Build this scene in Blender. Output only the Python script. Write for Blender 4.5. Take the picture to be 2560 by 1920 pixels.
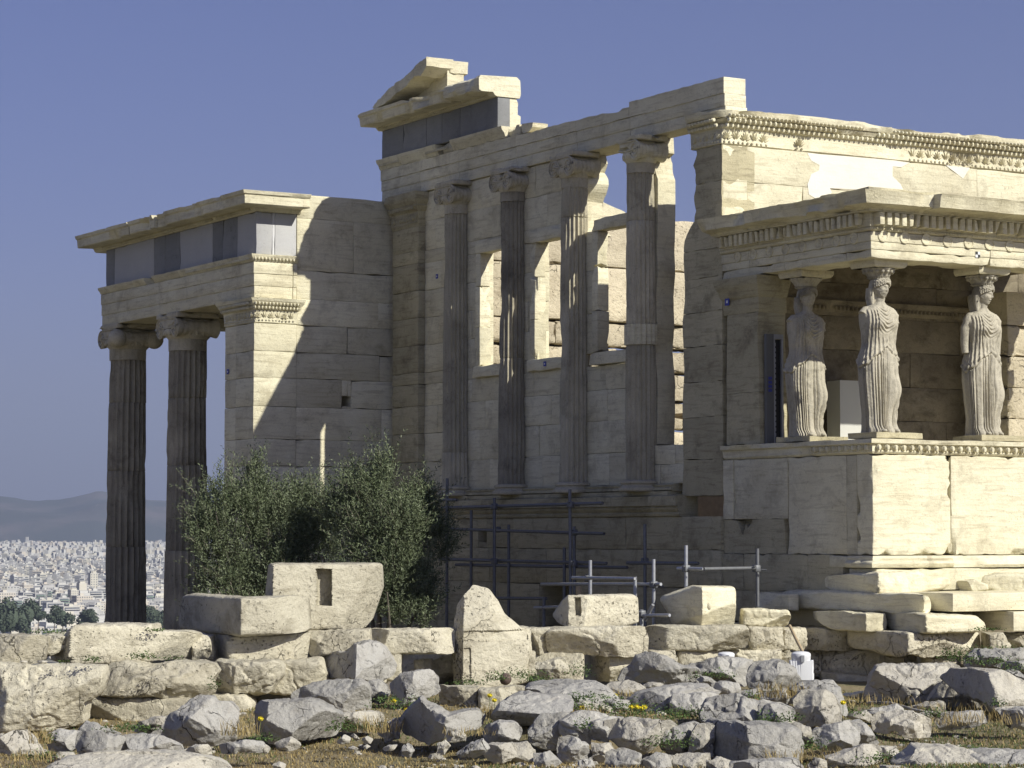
import bpy, bmesh, math, random
import numpy as np
from mathutils import Matrix, Vector
R = math.radians
scene = bpy.context.scene
for o in list(bpy.data.objects): bpy.data.objects.remove(o)

# ------------------------------------------------------------------ camera
F_PX = 6311.99; CAM = np.array([-21.885, -30.872, 0.0]); YAW, PITCH, ROLL = R(30.554), R(3.427), R(0.08)
FW = np.array([math.sin(YAW)*math.cos(PITCH), math.cos(YAW)*math.cos(PITCH), math.sin(PITCH)])
_r = np.array([math.cos(YAW), -math.sin(YAW), 0.0]); _u = np.cross(_r, FW)
RT = _r*math.cos(ROLL)+_u*math.sin(ROLL); UP = -_r*math.sin(ROLL)+_u*math.cos(ROLL)
cd = bpy.data.cameras.new("camera"); cam = bpy.data.objects.new("camera", cd); scene.collection.objects.link(cam)
cd.sensor_width = 36.0; cd.lens = 36.0*F_PX/2560.0; cd.clip_start = 0.5; cd.clip_end = 60000
m = Matrix.Identity(4)
for i in range(3):
    m[i][0] = RT[i]; m[i][1] = UP[i]; m[i][2] = -FW[i]; m[i][3] = CAM[i]
cam.matrix_world = m
scene.camera = cam
scene.render.resolution_x = 1024; scene.render.resolution_y = 768

# ------------------------------------------------------------------ sky and sun
SUN_T, SUN_E = 0.41, R(34.0)                 # tan(angle east of south), elevation
th = math.atan(SUN_T)
sund = Vector((math.sin(th)*math.cos(SUN_E), -math.cos(th)*math.cos(SUN_E), math.sin(SUN_E)))
w = bpy.data.worlds.new("World"); scene.world = w; w.use_nodes = True
nt = w.node_tree; nt.nodes.clear()
sky = nt.nodes.new('ShaderNodeTexSky'); sky.sky_type = 'NISHITA'; sky.sun_disc = False
sky.sun_elevation = SUN_E; sky.sun_rotation = math.pi - th
sky.altitude = 150; sky.air_density = 1.0; sky.dust_density = 0.8; sky.ozone_density = 2.2
bg = nt.nodes.new('ShaderNodeBackground'); bg.inputs['Strength'].default_value = 0.050
ow = nt.nodes.new('ShaderNodeOutputWorld')
tint = nt.nodes.new('ShaderNodeVectorMath'); tint.operation = 'MULTIPLY'; tint.inputs[1].default_value = (.77, .70, 1.18)   # the deep violet blue of a dry winter sky
nt.links.new(sky.outputs[0], tint.inputs[0]); nt.links.new(tint.outputs[0], bg.inputs[0]); nt.links.new(bg.outputs[0], ow.inputs[0])
sl = bpy.data.lights.new("sun", 'SUN'); sl.energy = 5.0; sl.angle = R(0.5); sl.color = (1.0, 0.965, 0.86)
so = bpy.data.objects.new("sun", sl); scene.collection.objects.link(so)
so.rotation_mode = 'QUATERNION'; so.rotation_quaternion = sund.to_track_quat('Z', 'Y')
scene.view_settings.view_transform = 'Standard'; scene.view_settings.look = 'None'
scene.view_settings.exposure = 0.36; scene.view_settings.gamma = 1.0
scene.render.engine = 'CYCLES'
scene.cycles.max_bounces = 6; scene.cycles.diffuse_bounces = 3; scene.cycles.volume_bounces = 0

# ------------------------------------------------------------------ measuring helpers
SD = 1.1573                                   # the photograph was measured on a 2212 px wide copy
def ray(u, v):
    return FW*F_PX + RT*(u*SD-1280) + UP*(960-v*SD)
def PX(u, v, X): d = ray(u, v); return CAM + d*(X-CAM[0])/d[0]
def PY(u, v, Y): d = ray(u, v); return CAM + d*(Y-CAM[1])/d[1]
def PZ(u, v, Z): d = ray(u, v); return CAM + d*(Z-CAM[2])/d[2]
def PW(u, v, W): return CAM + ray(u, v)*W/F_PX
RH = np.array([math.cos(YAW), -math.sin(YAW), 0.0]); DH = np.array([math.sin(YAW), math.cos(YAW), 0.0]); ZH = np.array([0, 0, 1.0])

# ------------------------------------------------------------------ noise
def _hash(ix, iy, iz, seed):
    h = (ix.astype(np.int64)*374761393 + iy.astype(np.int64)*668265263 + iz.astype(np.int64)*2147483647*31 + int(seed)*1274126177) & 0xffffffff
    h = ((h ^ (h >> 13))*1274126177) & 0xffffffff
    h = ((h ^ (h >> 16))*2246822519) & 0xffffffff
    return ((h ^ (h >> 15)) & 0xffff)/32767.5-1.0
def vnoise(P, seed=0):
    P = np.asarray(P, float); i = np.floor(P).astype(np.int64); f = P-i; f = f*f*f*(f*(f*6-15)+10)
    out = 0
    for dx in (0, 1):
        wx = f[:, 0] if dx else 1-f[:, 0]
        for dy in (0, 1):
            wy = f[:, 1] if dy else 1-f[:, 1]
            for dz in (0, 1):
                wz = f[:, 2] if dz else 1-f[:, 2]
                out = out + wx*wy*wz*_hash(i[:, 0]+dx, i[:, 1]+dy, i[:, 2]+dz, seed)
    return out
def fbm(P, seed=0, oct=4, gain=0.5):
    a, s, t = 1.0, 0.0, 0.0; P = np.asarray(P, float)
    for k in range(oct):
        s = s+a*vnoise(P*(2.03**k)+k*17.3, seed+k); t += a; a *= gain
    return s/t
def n1(x, seed=0):
    x = np.atleast_1d(np.asarray(x, float)); return vnoise(np.stack([x, x*0+seed*3.7, x*0+.5], 1), seed)

# ------------------------------------------------------------------ mesh building
BASE = {}
class MB:
    def __init__(s): s.v = []; s.f = []; s.t = []; s.n = 0; s.mi = []
    def add(s, V, faces, tone=0.0, mi=0):
        V = np.asarray(V, float).reshape(-1, 3); s.v.append(V)
        k = s.n
        for q in faces: s.f.append(tuple(int(a)+k for a in q))
        s.t += [tone]*len(faces); s.mi += [mi]*len(faces); s.n += len(V)
    def build(s, name, mat, parent=None, smooth=None, loc=None):
        me = bpy.data.meshes.new(name)
        V = np.concatenate(s.v) if s.v else np.zeros((0, 3))
        base = np.array(loc, float) if loc is not None else np.zeros(3)
        if parent is not None: base = BASE[parent.name]
        me.from_pydata((V-base).tolist(), [], s.f); me.update()
        a = me.attributes.new('tone', 'FLOAT', 'FACE'); a.data.foreach_set('value', np.array(s.t, np.float32))
        mats = mat if isinstance(mat, (list, tuple)) else [mat]
        for mm in mats: me.materials.append(mm)
        if len(mats) > 1: me.polygons.foreach_set('material_index', np.array(s.mi, np.int32))
        if smooth is not None:
            me.polygons.foreach_set('use_smooth', np.ones(len(s.f), bool)); me.set_sharp_from_angle(angle=R(smooth))
        me.update()
        o = bpy.data.objects.new(name, me); scene.collection.objects.link(o)
        BASE[o.name] = base
        if parent is not None: o.parent = parent
        elif loc is not None: o.location = base
        return o
def tag(o, label=None, cat=None, group=None, kind=None):
    if label: o['label'] = label
    if cat: o['category'] = cat
    if group: o['group'] = group
    if kind: o['kind'] = kind
    return o
def thing(name, label, cat, base=(0, 0, 0), group=None):
    o = bpy.data.objects.new(name, None); scene.collection.objects.link(o); o.location = base
    o.empty_display_size = .2; BASE[o.name] = np.array([float(b) for b in base])
    return tag(o, label, cat, group)

def gridq(nu, nv, wrap=False, k=0):
    F = []
    for i in range(nu-(0 if wrap else 1)):
        i2 = (i+1) % nu
        for j in range(nv-1): F.append((k+i*nv+j, k+i2*nv+j, k+i2*nv+j+1, k+i*nv+j+1))
    return F
def rough_box(M, lo, hi, res=.15, amp=.004, cham=.012, chip=.03, seed=0, tone=0.0, rot=None, freq=3.0, cseed=None):
    """a dressed block: subdivided box with worn, rounded and chipped edges (optional rotation about z, about its centre)"""
    lo = np.minimum(lo, hi).astype(float); hi = np.maximum(lo, np.array(hi, float)); L = hi-lo
    n = np.maximum(1, np.minimum(60, np.ceil(L/res))).astype(int)
    # edge-dense spacing
    ax = []
    for k in range(3):
        c = min(cham, L[k]*.3)
        inner = np.linspace(c, L[k]-c, max(2, n[k]+1))
        ax.append(np.concatenate([[0], inner, [L[k]]]))
    ids = {}; V = []; F = []
    def vid(i, j, k):
        key = (i, j, k)
        if key not in ids: ids[key] = len(V); V.append((ax[0][i], ax[1][j], ax[2][k]))
        return ids[key]
    N = [len(a)-1 for a in ax]
    for i in range(N[0]):
        for j in range(N[1]):
            F.append((vid(i, j, 0), vid(i, j+1, 0), vid(i+1, j+1, 0), vid(i+1, j, 0)))
            F.append((vid(i, j, N[2]), vid(i+1, j, N[2]), vid(i+1, j+1, N[2]), vid(i, j+1, N[2])))
    for i in range(N[0]):
        for k in range(N[2]):
            F.append((vid(i, 0, k), vid(i+1, 0, k), vid(i+1, 0, k+1), vid(i, 0, k+1)))
            F.append((vid(i, N[1], k), vid(i, N[1], k+1), vid(i+1, N[1], k+1), vid(i+1, N[1], k)))
    for j in range(N[1]):
        for k in range(N[2]):
            F.append((vid(0, j, k), vid(0, j, k+1), vid(0, j+1, k+1), vid(0, j+1, k)))
            F.append((vid(N[0], j, k), vid(N[0], j+1, k), vid(N[0], j+1, k+1), vid(N[0], j, k+1)))
    V = np.array(V); c = np.minimum(cham, L*.3)
    inner = np.clip(V, c, L-c); d = V-inner; ln = np.linalg.norm(d, axis=1); sc = np.where(ln > 1e-9, np.minimum(1, cham/np.maximum(ln, 1e-9)), 1)
    V = inner+d*sc[:, None]
    W = V+lo
    dist = np.sort(np.minimum(V, L-V), axis=1); d2 = dist[:, 1]
    P = W*freq+seed*7.13
    nz = fbm(P, seed % 97, 3)
    dirn = (V-L/2)/np.maximum(L/2, 1e-6); dn = np.where(np.abs(dirn) > .98, np.sign(dirn), dirn*.0)
    W = W+dn*(nz*amp)[:, None]
    if chip > 0:
        cn = fbm(W*5.0+seed*3.1, 31+(seed % 53), 3)
        cm = np.clip((cn-.12)*3.2, 0, 1)*np.exp(-(d2/.05)**2)*chip
        W = W+np.sign(L/2-V)*np.exp(-(np.minimum(V, L-V)/.045)**2)*cm[:, None]
    if rot:
        ce = (lo+hi)/2; cs, sn = math.cos(rot), math.sin(rot); Q = W-ce
        W = np.stack([Q[:, 0]*cs-Q[:, 1]*sn, Q[:, 0]*sn+Q[:, 1]*cs, Q[:, 2]], 1)+ce
    M.add(W, F, tone)
def box(M, lo, hi, tone=0.0, mi=0):
    x0, y0, z0 = np.minimum(lo, hi); x1, y1, z1 = np.maximum(lo, hi)
    V = [(x0, y0, z0), (x1, y0, z0), (x1, y1, z0), (x0, y1, z0), (x0, y0, z1), (x1, y0, z1), (x1, y1, z1), (x0, y1, z1)]
    M.add(V, [(0, 3, 2, 1), (4, 5, 6, 7), (0, 1, 5, 4), (1, 2, 6, 5), (2, 3, 7, 6), (3, 0, 4, 7)], tone, mi)
RND = random.Random(7)
def block_wall(M, axis, front, depth, courses, u0, u1, seed=0, bl=1.25, jit=.006, skip=None, holes=(), res=.18, chip=.008, amp=.0025, cham=.004, tone=.2, joints=None, outsign=-1):
    """courses: z list; wall front surface at `front` on `axis`, going `depth` inwards (sign by outsign)"""
    rr = random.Random(seed)
    for ci in range(len(courses)-1):
        z0, z1 = courses[ci], courses[ci+1]
        if joints and ci in joints: js = list(joints[ci])
        else:
            js = []; u = u0+(bl*.5 if ci % 2 else 0)+rr.uniform(-.1, .2)*bl
            while u < u1-.25*bl:
                if u > u0+.25*bl: js.append(u)
                u += bl*rr.uniform(.85, 1.15)
        js = [u0]+js+[u1]
        for a, b in zip(js[:-1], js[1:]):
            segs = [(a, b, z0, z1)]
            for (ha, hb, h0, h1) in holes:
                ns = []
                for (p, q, r0, r1) in segs:
                    if hb <= p+1e-4 or ha >= q-1e-4 or h1 <= r0+1e-4 or h0 >= r1-1e-4: ns.append((p, q, r0, r1)); continue
                    if ha > p+.01: ns.append((p, ha, r0, r1))
                    if hb < q-.01: ns.append((hb, q, r0, r1))
                    pa, qb = max(p, ha), min(q, hb)
                    if h0 > r0+.01: ns.append((pa, qb, r0, h0))
                    if h1 < r1-.01: ns.append((pa, qb, h1, r1))
                segs = ns
            for (p, q, r0, r1) in segs:
                if skip and skip(p, q, r0, r1): continue
                off = rr.uniform(-jit, jit); g = .0018
                f = front+off*1.0
                if axis == 'x':
                    lo = (min(f, f-outsign*depth), p+g, r0+g*.5); hi = (max(f, f-outsign*depth), q-g, r1-g*.5)
                else:
                    lo = (p+g, min(f, f-outsign*depth), r0+g*.5); hi = (q-g, max(f, f-outsign*depth), r1-g*.5)
                rough_box(M, np.array(lo), np.array(hi), res, amp, cham, chip, rr.randrange(9999), rr.uniform(-1, 1)*tone)
def sweep(M, path, prof, step=.12, rough=.004, chip=.0, seed=0, tone=0.0, side=1, cap=True, toppow=0.0, blocks=1.4, topnoise=0.0):
    """extrude a profile [(off,z)...] along a horizontal path; off is measured to the right-hand side*side, mitred at corners"""
    P = [np.array(p, float) for p in path]; S = []
    nn = len(P)
    def nrm(a, b): d = (b-a)/np.linalg.norm(b-a); return np.array([d[1], -d[0]])*side
    for i in range(nn-1):
        a, b = P[i], P[i+1]; L = np.linalg.norm(b-a); k = max(1, int(round(L/step)))
        n0 = nrm(a, b)
        for j in range(k+(1 if i == nn-2 else 0)):
            t = j/k; mv = n0
            if j == 0 and i > 0:
                np_ = nrm(P[i-1], a); mm = np_+n0; mv = mm/np.dot(mm, n0)
            S.append((a+(b-a)*t, mv))
    ns, npf = len(S), len(prof)
    prof = np.array(prof, float); omax = max(prof[:, 0].max(), 1e-3); omin = prof[:, 0].min()
    V = np.zeros((ns, npf, 3))
    for i, (c, mv) in enumerate(S):
        V[i, :, 0] = c[0]+mv[0]*prof[:, 0]; V[i, :, 1] = c[1]+mv[1]*prof[:, 0]; V[i, :, 2] = prof[:, 1]
    Vf = V.reshape(-1, 3).copy()
    nz = fbm(Vf*4+seed, seed % 91, 3)
    mvs = np.repeat(np.array([s[1] for s in S]), npf, 0); offs = np.tile(prof[:, 0], ns)
    outer = np.clip((offs-omin)/(omax-omin+1e-6), 0, 1)
    dd = nz*rough
    if chip > 0:
        cn = fbm(np.stack([Vf[:, 0]*2.2, Vf[:, 1]*2.2, Vf[:, 2]*2.0], 1)+seed*1.7, 5+seed % 37, 4)
        dd = dd-np.clip((cn-.05)*2.5, 0, 1)*chip*outer
    Vf[:, 0] += mvs[:, 0]*dd; Vf[:, 1] += mvs[:, 1]*dd
    if topnoise > 0:
        top = Vf[:, 2] > prof[:, 1].max()-.02
        tn = np.clip(fbm(np.stack([Vf[:, 0]*1.6, Vf[:, 1]*1.6, Vf[:, 2]*0], 1)+seed, seed+3, 4)+.15, -1, 1)
        Vf[:, 2] -= top*np.clip(tn, 0, 1)*topnoise
    F = []; T = []
    rr = random.Random(seed)
    acc = 0; tcur = rr.uniform(-1, 1)*.2+tone
    for i in range(ns-1):
        acc += np.linalg.norm(S[i+1][0]-S[i][0])
        if acc > blocks: acc = 0; tcur = rr.uniform(-1, 1)*.2+tone
        for j in range(npf-1):
            a, b, c, d = i*npf+j, (i+1)*npf+j, (i+1)*npf+j+1, i*npf+j+1
            F.append((a, b, c, d) if side > 0 else (d, c, b, a)); T.append(tcur)
        a, b = i*npf+npf-1, (i+1)*npf+npf-1; c, d = (i+1)*npf, i*npf
        F.append((a, b, c, d) if side > 0 else (d, c, b, a)); T.append(tcur)
    if cap:
        F.append(tuple(range(npf))); F.append(tuple(reversed(range((ns-1)*npf, ns*npf)))); T += [tcur, tcur]
    k = len(M.f); M.add(Vf, F, 0); M.t[k:] = T
def slab(M, pts, axis, d0, d1, jit=.012, step=.08, seed=0, tone=0.0):
    """a thick piece with a worn outline: pts are (u,z) on a plane, extruded from d0 to d1 along axis ('x' or 'y')"""
    out = []; pts = [np.array(p, float) for p in pts]
    for i in range(len(pts)):
        a, b = pts[i], pts[(i+1) % len(pts)]; L = np.linalg.norm(b-a); k = max(1, int(L/step))
        nrm = np.array([b[1]-a[1], a[0]-b[0]])/max(L, 1e-6)
        for j in range(k):
            p = a+(b-a)*j/k
            if j: p = p+nrm*float(fbm(np.array([[p[0]*6, p[1]*6, seed]]), seed % 50, 3)[0])*jit
            out.append(p)
    n = len(out); ar = sum(out[i][0]*out[(i+1) % n][1]-out[(i+1) % n][0]*out[i][1] for i in range(n))
    if ar < 0: out.reverse()
    V = []; lv = [d0, d0*.75+d1*.25, d0*.5+d1*.5, d1]
    for k, d in enumerate(lv):
        for p in out:
            q = p
            if k in (1, 2): q = p+np.array([float(vnoise(np.array([[p[0]*4, p[1]*4, d*9+seed]]), 3)[0])*jit*.7]*2)
            V.append((d, q[0], q[1]) if axis == 'x' else (q[0], d, q[1]))
    F = []
    fwd = tuple(range(n)); bk = tuple(3*n+i for i in range(n))
    flip = (axis == 'x') == (d0 < d1)
    if flip: F += [tuple(reversed(fwd)), bk]
    else: F += [fwd, tuple(reversed(bk))]
    for k in range(3):
        for i in range(n):
            j = (i+1) % n; q = (k*n+i, k*n+j, (k+1)*n+j, (k+1)*n+i)
            F.append(q if flip else tuple(reversed(q)))
    M.add(V, F, tone)
def ellipsoid(M, c, r, nu=8, nv=5, tone=0.0, rot=None):
    c = np.array(c, float); V = [np.array([0, 0, -1.0])]
    for j in range(1, nv):
        a = -math.pi/2+math.pi*j/nv
        for i in range(nu):
            b = 2*math.pi*i/nu; V.append(np.array([math.cos(a)*math.cos(b), math.cos(a)*math.sin(b), math.sin(a)]))
    V.append(np.array([0, 0, 1.0])); V = np.array(V)*np.array(r)
    if rot is not None: V = V@np.array(rot).T
    F = [(0, 1+(i+1) % nu, 1+i) for i in range(nu)]
    for j in range(nv-2):
        for i in range(nu):
            a = 1+j*nu+i; b = 1+j*nu+(i+1) % nu; F.append((a, b, b+nu, a+nu))
    e = len(V)-1; k = 1+(nv-2)*nu
    F += [(k+i, k+(i+1) % nu, e) for i in range(nu)]
    M.add(V+c, F, tone)
def tube(M, pts, r, n=10, tone=0.0, caps=True, mi=0):
    P = [np.array(p, float) for p in pts]; k = len(P); V = []
    rr = r if hasattr(r, '__len__') else [r]*k
    for i in range(k):
        t = P[min(i+1, k-1)]-P[max(i-1, 0)]; t = t/max(np.linalg.norm(t), 1e-9)
        a = np.cross(t, [0, 0, 1.0]) if abs(t[2]) < .95 else np.cross(t, [0, 1.0, 0]); a /= np.linalg.norm(a); b = np.cross(t, a)
        for j in range(n):
            q = 2*math.pi*j/n; V.append(P[i]+(a*math.cos(q)+b*math.sin(q))*rr[i])
    F = [(i*n+j, i*n+(j+1) % n, (i+1)*n+(j+1) % n, (i+1)*n+j) for i in range(k-1) for j in range(n)]
    F = [tuple(reversed(f)) for f in F]
    if caps: F += [tuple(range(n)), tuple(reversed(range((k-1)*n, k*n)))]
    M.add(V, F, tone, mi)
def egg_row(M, p0, p1, out, pitch, h, depth, seed=0, miss=.0, tone=0.0, wfac=.34):
    """a carved row of eggs and darts in relief"""
    p0, p1, out = np.array(p0, float), np.array(p1, float), np.array(out, float); L = np.linalg.norm(p1-p0); n = int(L/pitch); d = (p1-p0)/L
    rot = np.stack([d, out, np.array([0, 0, 1.0])], 1)
    for i in range(n):
        p = p0+d*(i+.5)*pitch
        if miss > 0 and float(fbm(np.array([[p[0]*1.7, p[1]*1.7, p[2]*4+seed]]), seed, 3)[0]) > 1-2*miss-.25: continue
        ellipsoid(M, p, (pitch*wfac, depth, h*.5), 6, 4, tone, rot)
        q = p+d*pitch*.5; ellipsoid(M, q, (pitch*.09, depth*.8, h*.45), 4, 3, tone, rot)
def palmette_row(M, p0, p1, out, pitch, h, depth, seed=0, miss=0.0):
    p0, p1, out = np.array(p0, float), np.array(p1, float), np.array(out, float); L = np.linalg.norm(p1-p0); n = int(L/pitch); d = (p1-p0)/L; Z = np.array([0, 0, 1.0])
    for i in range(n):
        p = p0+d*(i+.5)*pitch
        if miss > 0 and float(fbm(np.array([[p[0]*1.3, p[1]*1.3, 2.2+seed]]), seed, 3)[0]) > .33-miss: continue
        fan = (-64, -42, -20, 0, 20, 42, 64) if i % 2 == 0 else (-38, -14, 14, 38)
        for a in fan:
            a = R(a); dr = d*math.sin(a)+Z*math.cos(a); ln = h*(.55 if i % 2 == 0 else .62)*(1-.25*abs(math.sin(a)))
            c = p-Z*h*.22+dr*ln*.62
            rot = np.stack([np.cross(dr, out), out, dr], 1)
            ellipsoid(M, c, (h*.042, depth, ln*.46), 4, 4, 0, rot)
        for sg in (-1, 1): ellipsoid(M, p-Z*h*.36+d*sg*pitch*.27, (h*.09, depth, h*.09), 6, 4, 0, np.stack([d, out, Z], 1))
# ------------------------------------------------------------------ materials
def nodes(name):
    mt = bpy.data.materials.new(name); mt.use_nodes = True; n = mt.node_tree.nodes; n.clear()
    o = n.new('ShaderNodeOutputMaterial'); b = n.new('ShaderNodeBsdfPrincipled'); mt.node_tree.links.new(b.outputs[0], o.inputs[0])
    return mt, mt.node_tree, b
def N(t, typ, **kw):
    nd = t.nodes.new(typ)
    for k, v in kw.items():
        if hasattr(nd, k): setattr(nd, k, v)
        else: nd.inputs[k.replace('_', ' ')].default_value = v
    return nd
def ramp(t, src, stops):
    r = t.nodes.new('ShaderNodeValToRGB'); t.links.new(src, r.inputs[0]); e = r.color_ramp.elements
    while len(e) < len(stops): e.new(.5)
    for k, (p, c) in enumerate(stops):
        e[k].position = p; e[k].color = (c, c, c, 1) if not hasattr(c, '__len__') else (*c, 1)
    return r
def mixc(t, fac, a, b, mode='MIX'):
    m_ = t.nodes.new('ShaderNodeMix'); m_.data_type = 'RGBA'; m_.blend_type = mode
    for k, s in ((0, fac), (6, a), (7, b)):
        if hasattr(s, 'links') or hasattr(s, 'is_linked'): t.links.new(s, m_.inputs[k])
        else: m_.inputs[k].default_value = s if k == 0 else (*s, 1) if len(s) == 3 else s
    return m_.outputs[2]
def mth(t, op, a, b=0.0):
    m_ = t.nodes.new('ShaderNodeMath'); m_.operation = op
    for k, s in ((0, a), (1, b)):
        if hasattr(s, 'is_linked'): t.links.new(s, m_.inputs[k])
        else: m_.inputs[k].default_value = s
    return m_.outputs[0]
def stone(name, base, alt, dark, streak=.5, pits=.4, patch=.5, crack=.3, bump=.5, rough=.85, scale=1.0, tonek=.42, veins=(1, 1, 5)):
    mt, t, b = nodes(name)
    tc = N(t, 'ShaderNodeTexCoord'); geo = tc.outputs['Object']
    at = N(t, 'ShaderNodeAttribute', attribute_name='tone')
    rnd = N(t, 'ShaderNodeObjectInfo')
    mp = N(t, 'ShaderNodeMapping'); t.links.new(geo, mp.inputs[0]); t.links.new(rnd.outputs['Random'], mp.inputs['Location'])
    off = N(t, 'ShaderNodeVectorMath', operation='ADD'); t.links.new(mp.outputs[0], off.inputs[0])
    sc_ = N(t, 'ShaderNodeVectorMath', operation='SCALE'); sc_.inputs[3].default_value = 3.7
    cb = N(t, 'ShaderNodeCombineXYZ'); t.links.new(at.outputs['Fac'], cb.inputs[0]); t.links.new(at.outputs['Fac'], cb.inputs[1]); t.links.new(cb.outputs[0], sc_.inputs[0]); t.links.new(sc_.outputs[0], off.inputs[1])
    co = off.outputs[0]
    # broad patches
    n1_ = N(t, 'ShaderNodeTexNoise', Scale=.9*scale, Detail=8.0, Roughness=.62); t.links.new(co, n1_.inputs[0])
    r1 = ramp(t, n1_.outputs[0], [(.38, 0.0), (.62, 1.0)])
    c = mixc(t, r1.outputs[0], base, alt)
    g_ = N(t, 'ShaderNodeTexNoise', Scale=60*scale, Detail=3.0, Roughness=.7); t.links.new(co, g_.inputs[0]); c = mixc(t, mth(t, 'MULTIPLY', ramp(t, g_.outputs[0], [(.45, 0.0), (.75, 1.0)]).outputs[0], .35), c, dark)
    # sedimentary veins
    m2 = N(t, 'ShaderNodeMapping'); m2.inputs['Scale'].default_value = veins; m2.inputs['Rotation'].default_value = (R(7), R(5), 0); t.links.new(co, m2.inputs[0])
    n2 = N(t, 'ShaderNodeTexNoise', Scale=2.3*scale, Detail=9.0, Roughness=.7, Distortion=.6); t.links.new(m2.outputs[0], n2.inputs[0])
    r2 = ramp(t, n2.outputs[0], [(.50, 0.0), (.70, 1.0)])
    c = mixc(t, mth(t, 'MULTIPLY', r2.outputs[0], streak), c, dark)
    # weather patches
    n3 = N(t, 'ShaderNodeTexNoise', Scale=2.1*scale, Detail=12.0, Roughness=.72, Distortion=.3); t.links.new(co, n3.inputs[0])
    r3 = ramp(t, n3.outputs[0], [(.52, 0.0), (.66, 1.0)])
    c = mixc(t, mth(t, 'MULTIPLY', r3.outputs[0], patch), c, tuple(x*.75 for x in dark))
    # pits
    n4 = N(t, 'ShaderNodeTexNoise', Scale=26*scale, Detail=4.0, Roughness=.6); t.links.new(co, n4.inputs[0])
    r4 = ramp(t, n4.outputs[0], [(.60, 0.0), (.68, 1.0)])
    pz = N(t, 'ShaderNodeTexNoise', Scale=1.7*scale, Detail=5.0, Roughness=.7); t.links.new(off.outputs[0], pz.inputs[0]); pg = ramp(t, pz.outputs[0], [(.46, .12), (.58, 1.0)]).outputs[0]
    r4o = mth(t, 'MULTIPLY', r4.outputs[0], pg)
    c = mixc(t, mth(t, 'MULTIPLY', r4o, pits), c, tuple(x*.35 for x in dark))
    # cracks
    v = N(t, 'ShaderNodeTexVoronoi', feature='DISTANCE_TO_EDGE', Scale=1.25*scale); 
    wob = N(t, 'ShaderNodeTexNoise', Scale=2.5*scale, Detail=6.0); t.links.new(co, wob.inputs[0])
    av = N(t, 'ShaderNodeVectorMath', operation='ADD'); t.links.new(co, av.inputs[0])
    ws = N(t, 'ShaderNodeVectorMath', operation='SCALE'); ws.inputs[3].default_value = .9; t.links.new(wob.outputs['Color'], ws.inputs[0]); t.links.new(ws.outputs[0], av.inputs[1]); t.links.new(av.outputs[0], v.inputs[0])
    r5 = ramp(t, v.outputs['Distance'], [(0.0, 1.0), (.012, 0.0)])
    gate = ramp(t, n1_.outputs[0], [(.5, 0.0), (.56, 1.0)])
    ck = mth(t, 'MULTIPLY', r5.outputs[0], gate.outputs[0])
    c = mixc(t, mth(t, 'MULTIPLY', ck, crack), c, tuple(x*.2 for x in dark))
    tn = mth(t, 'ADD', mth(t, 'MULTIPLY', at.outputs['Fac'], tonek), 1.0)
    vm = N(t, 'ShaderNodeVectorMath', operation='SCALE'); t.links.new(c, vm.inputs[0]); t.links.new(tn, vm.inputs[3])
    t.links.new(vm.outputs[0], b.inputs['Base Color']); b.inputs['Roughness'].default_value = rough
    b.inputs['Specular IOR Level'].default_value = .25
    # bump
    n6 = N(t, 'ShaderNodeTexNoise', Scale=14*scale, Detail=9.0, Roughness=.65); t.links.new(co, n6.inputs[0])
    h = mth(t, 'ADD', n6.outputs[0], mth(t, 'MULTIPLY', n2.outputs[0], .8))
    h = mth(t, 'SUBTRACT', h, mth(t, 'MULTIPLY', r4o, pits*.9))
    h = mth(t, 'SUBTRACT', h, mth(t, 'MULTIPLY', ck, crack))
    bp = N(t, 'ShaderNodeBump', Strength=bump, Distance=.03); t.links.new(h, bp.inputs['Height']); t.links.new(bp.outputs[0], b.inputs['Normal'])
    return mt
def plain(name, col, rough=.6, metal=0.0, var=.15, scale=8.0, bump=.1):
    mt, t, b = nodes(name); tc = N(t, 'ShaderNodeTexCoord')
    n_ = N(t, 'ShaderNodeTexNoise', Scale=scale, Detail=6.0); t.links.new(tc.outputs['Object'], n_.inputs[0])
    c = mixc(t, n_.outputs[0], tuple(x*(1-var) for x in col), tuple(min(1, x*(1+var)) for x in col)); t.links.new(c, b.inputs['Base Color'])
    b.inputs['Roughness'].default_value = rough; b.inputs['Metallic'].default_value = metal
    bp = N(t, 'ShaderNodeBump', Strength=bump, Distance=.01); t.links.new(n_.outputs[0], bp.inputs['Height']); t.links.new(bp.outputs[0], b.inputs['Normal'])
    return mt
MA = {}
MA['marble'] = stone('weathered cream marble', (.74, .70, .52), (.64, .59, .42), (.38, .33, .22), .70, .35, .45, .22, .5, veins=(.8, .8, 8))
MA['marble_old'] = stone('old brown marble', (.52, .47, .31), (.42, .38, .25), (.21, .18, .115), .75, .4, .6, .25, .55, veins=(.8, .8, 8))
MA['shaft_old'] = stone('dark weathered marble', (.45, .41, .31), (.33, .30, .23), (.17, .15, .115), .55, .3, .6, .3, .6, veins=(4, 4, .6))
MA['shaft'] = stone('fluted marble', (.60, .55, .41), (.47, .43, .32), (.26, .23, .17), .55, .3, .45, .3, .55, veins=(4, 4, .6))
MA['stain_shade'] = stone('stained and shade-darkened inner wall', (.30, .26, .18), (.20, .17, .12), (.10, .08, .05), .7, .3, .7, .2, .5, veins=(1.2, 1.2, 2.5))  # stained brown stone, darkened further to put the porch's deep shade into it
MA['new'] = stone('new white marble', (.78, .76, .66), (.73, .70, .60), (.60, .56, .47), .4, .08, .15, .0, .15)
MA['dark_lime'] = stone('dark bluish limestone', (.255, .26, .26), (.215, .22, .22), (.15, .15, .15), .25, .2, .25, .4, .25)
MA['grey_new'] = stone('new grey stone', (.47, .47, .46), (.44, .44, .44), (.36, .36, .36), .15, .25, .1, .1, .15)
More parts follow.
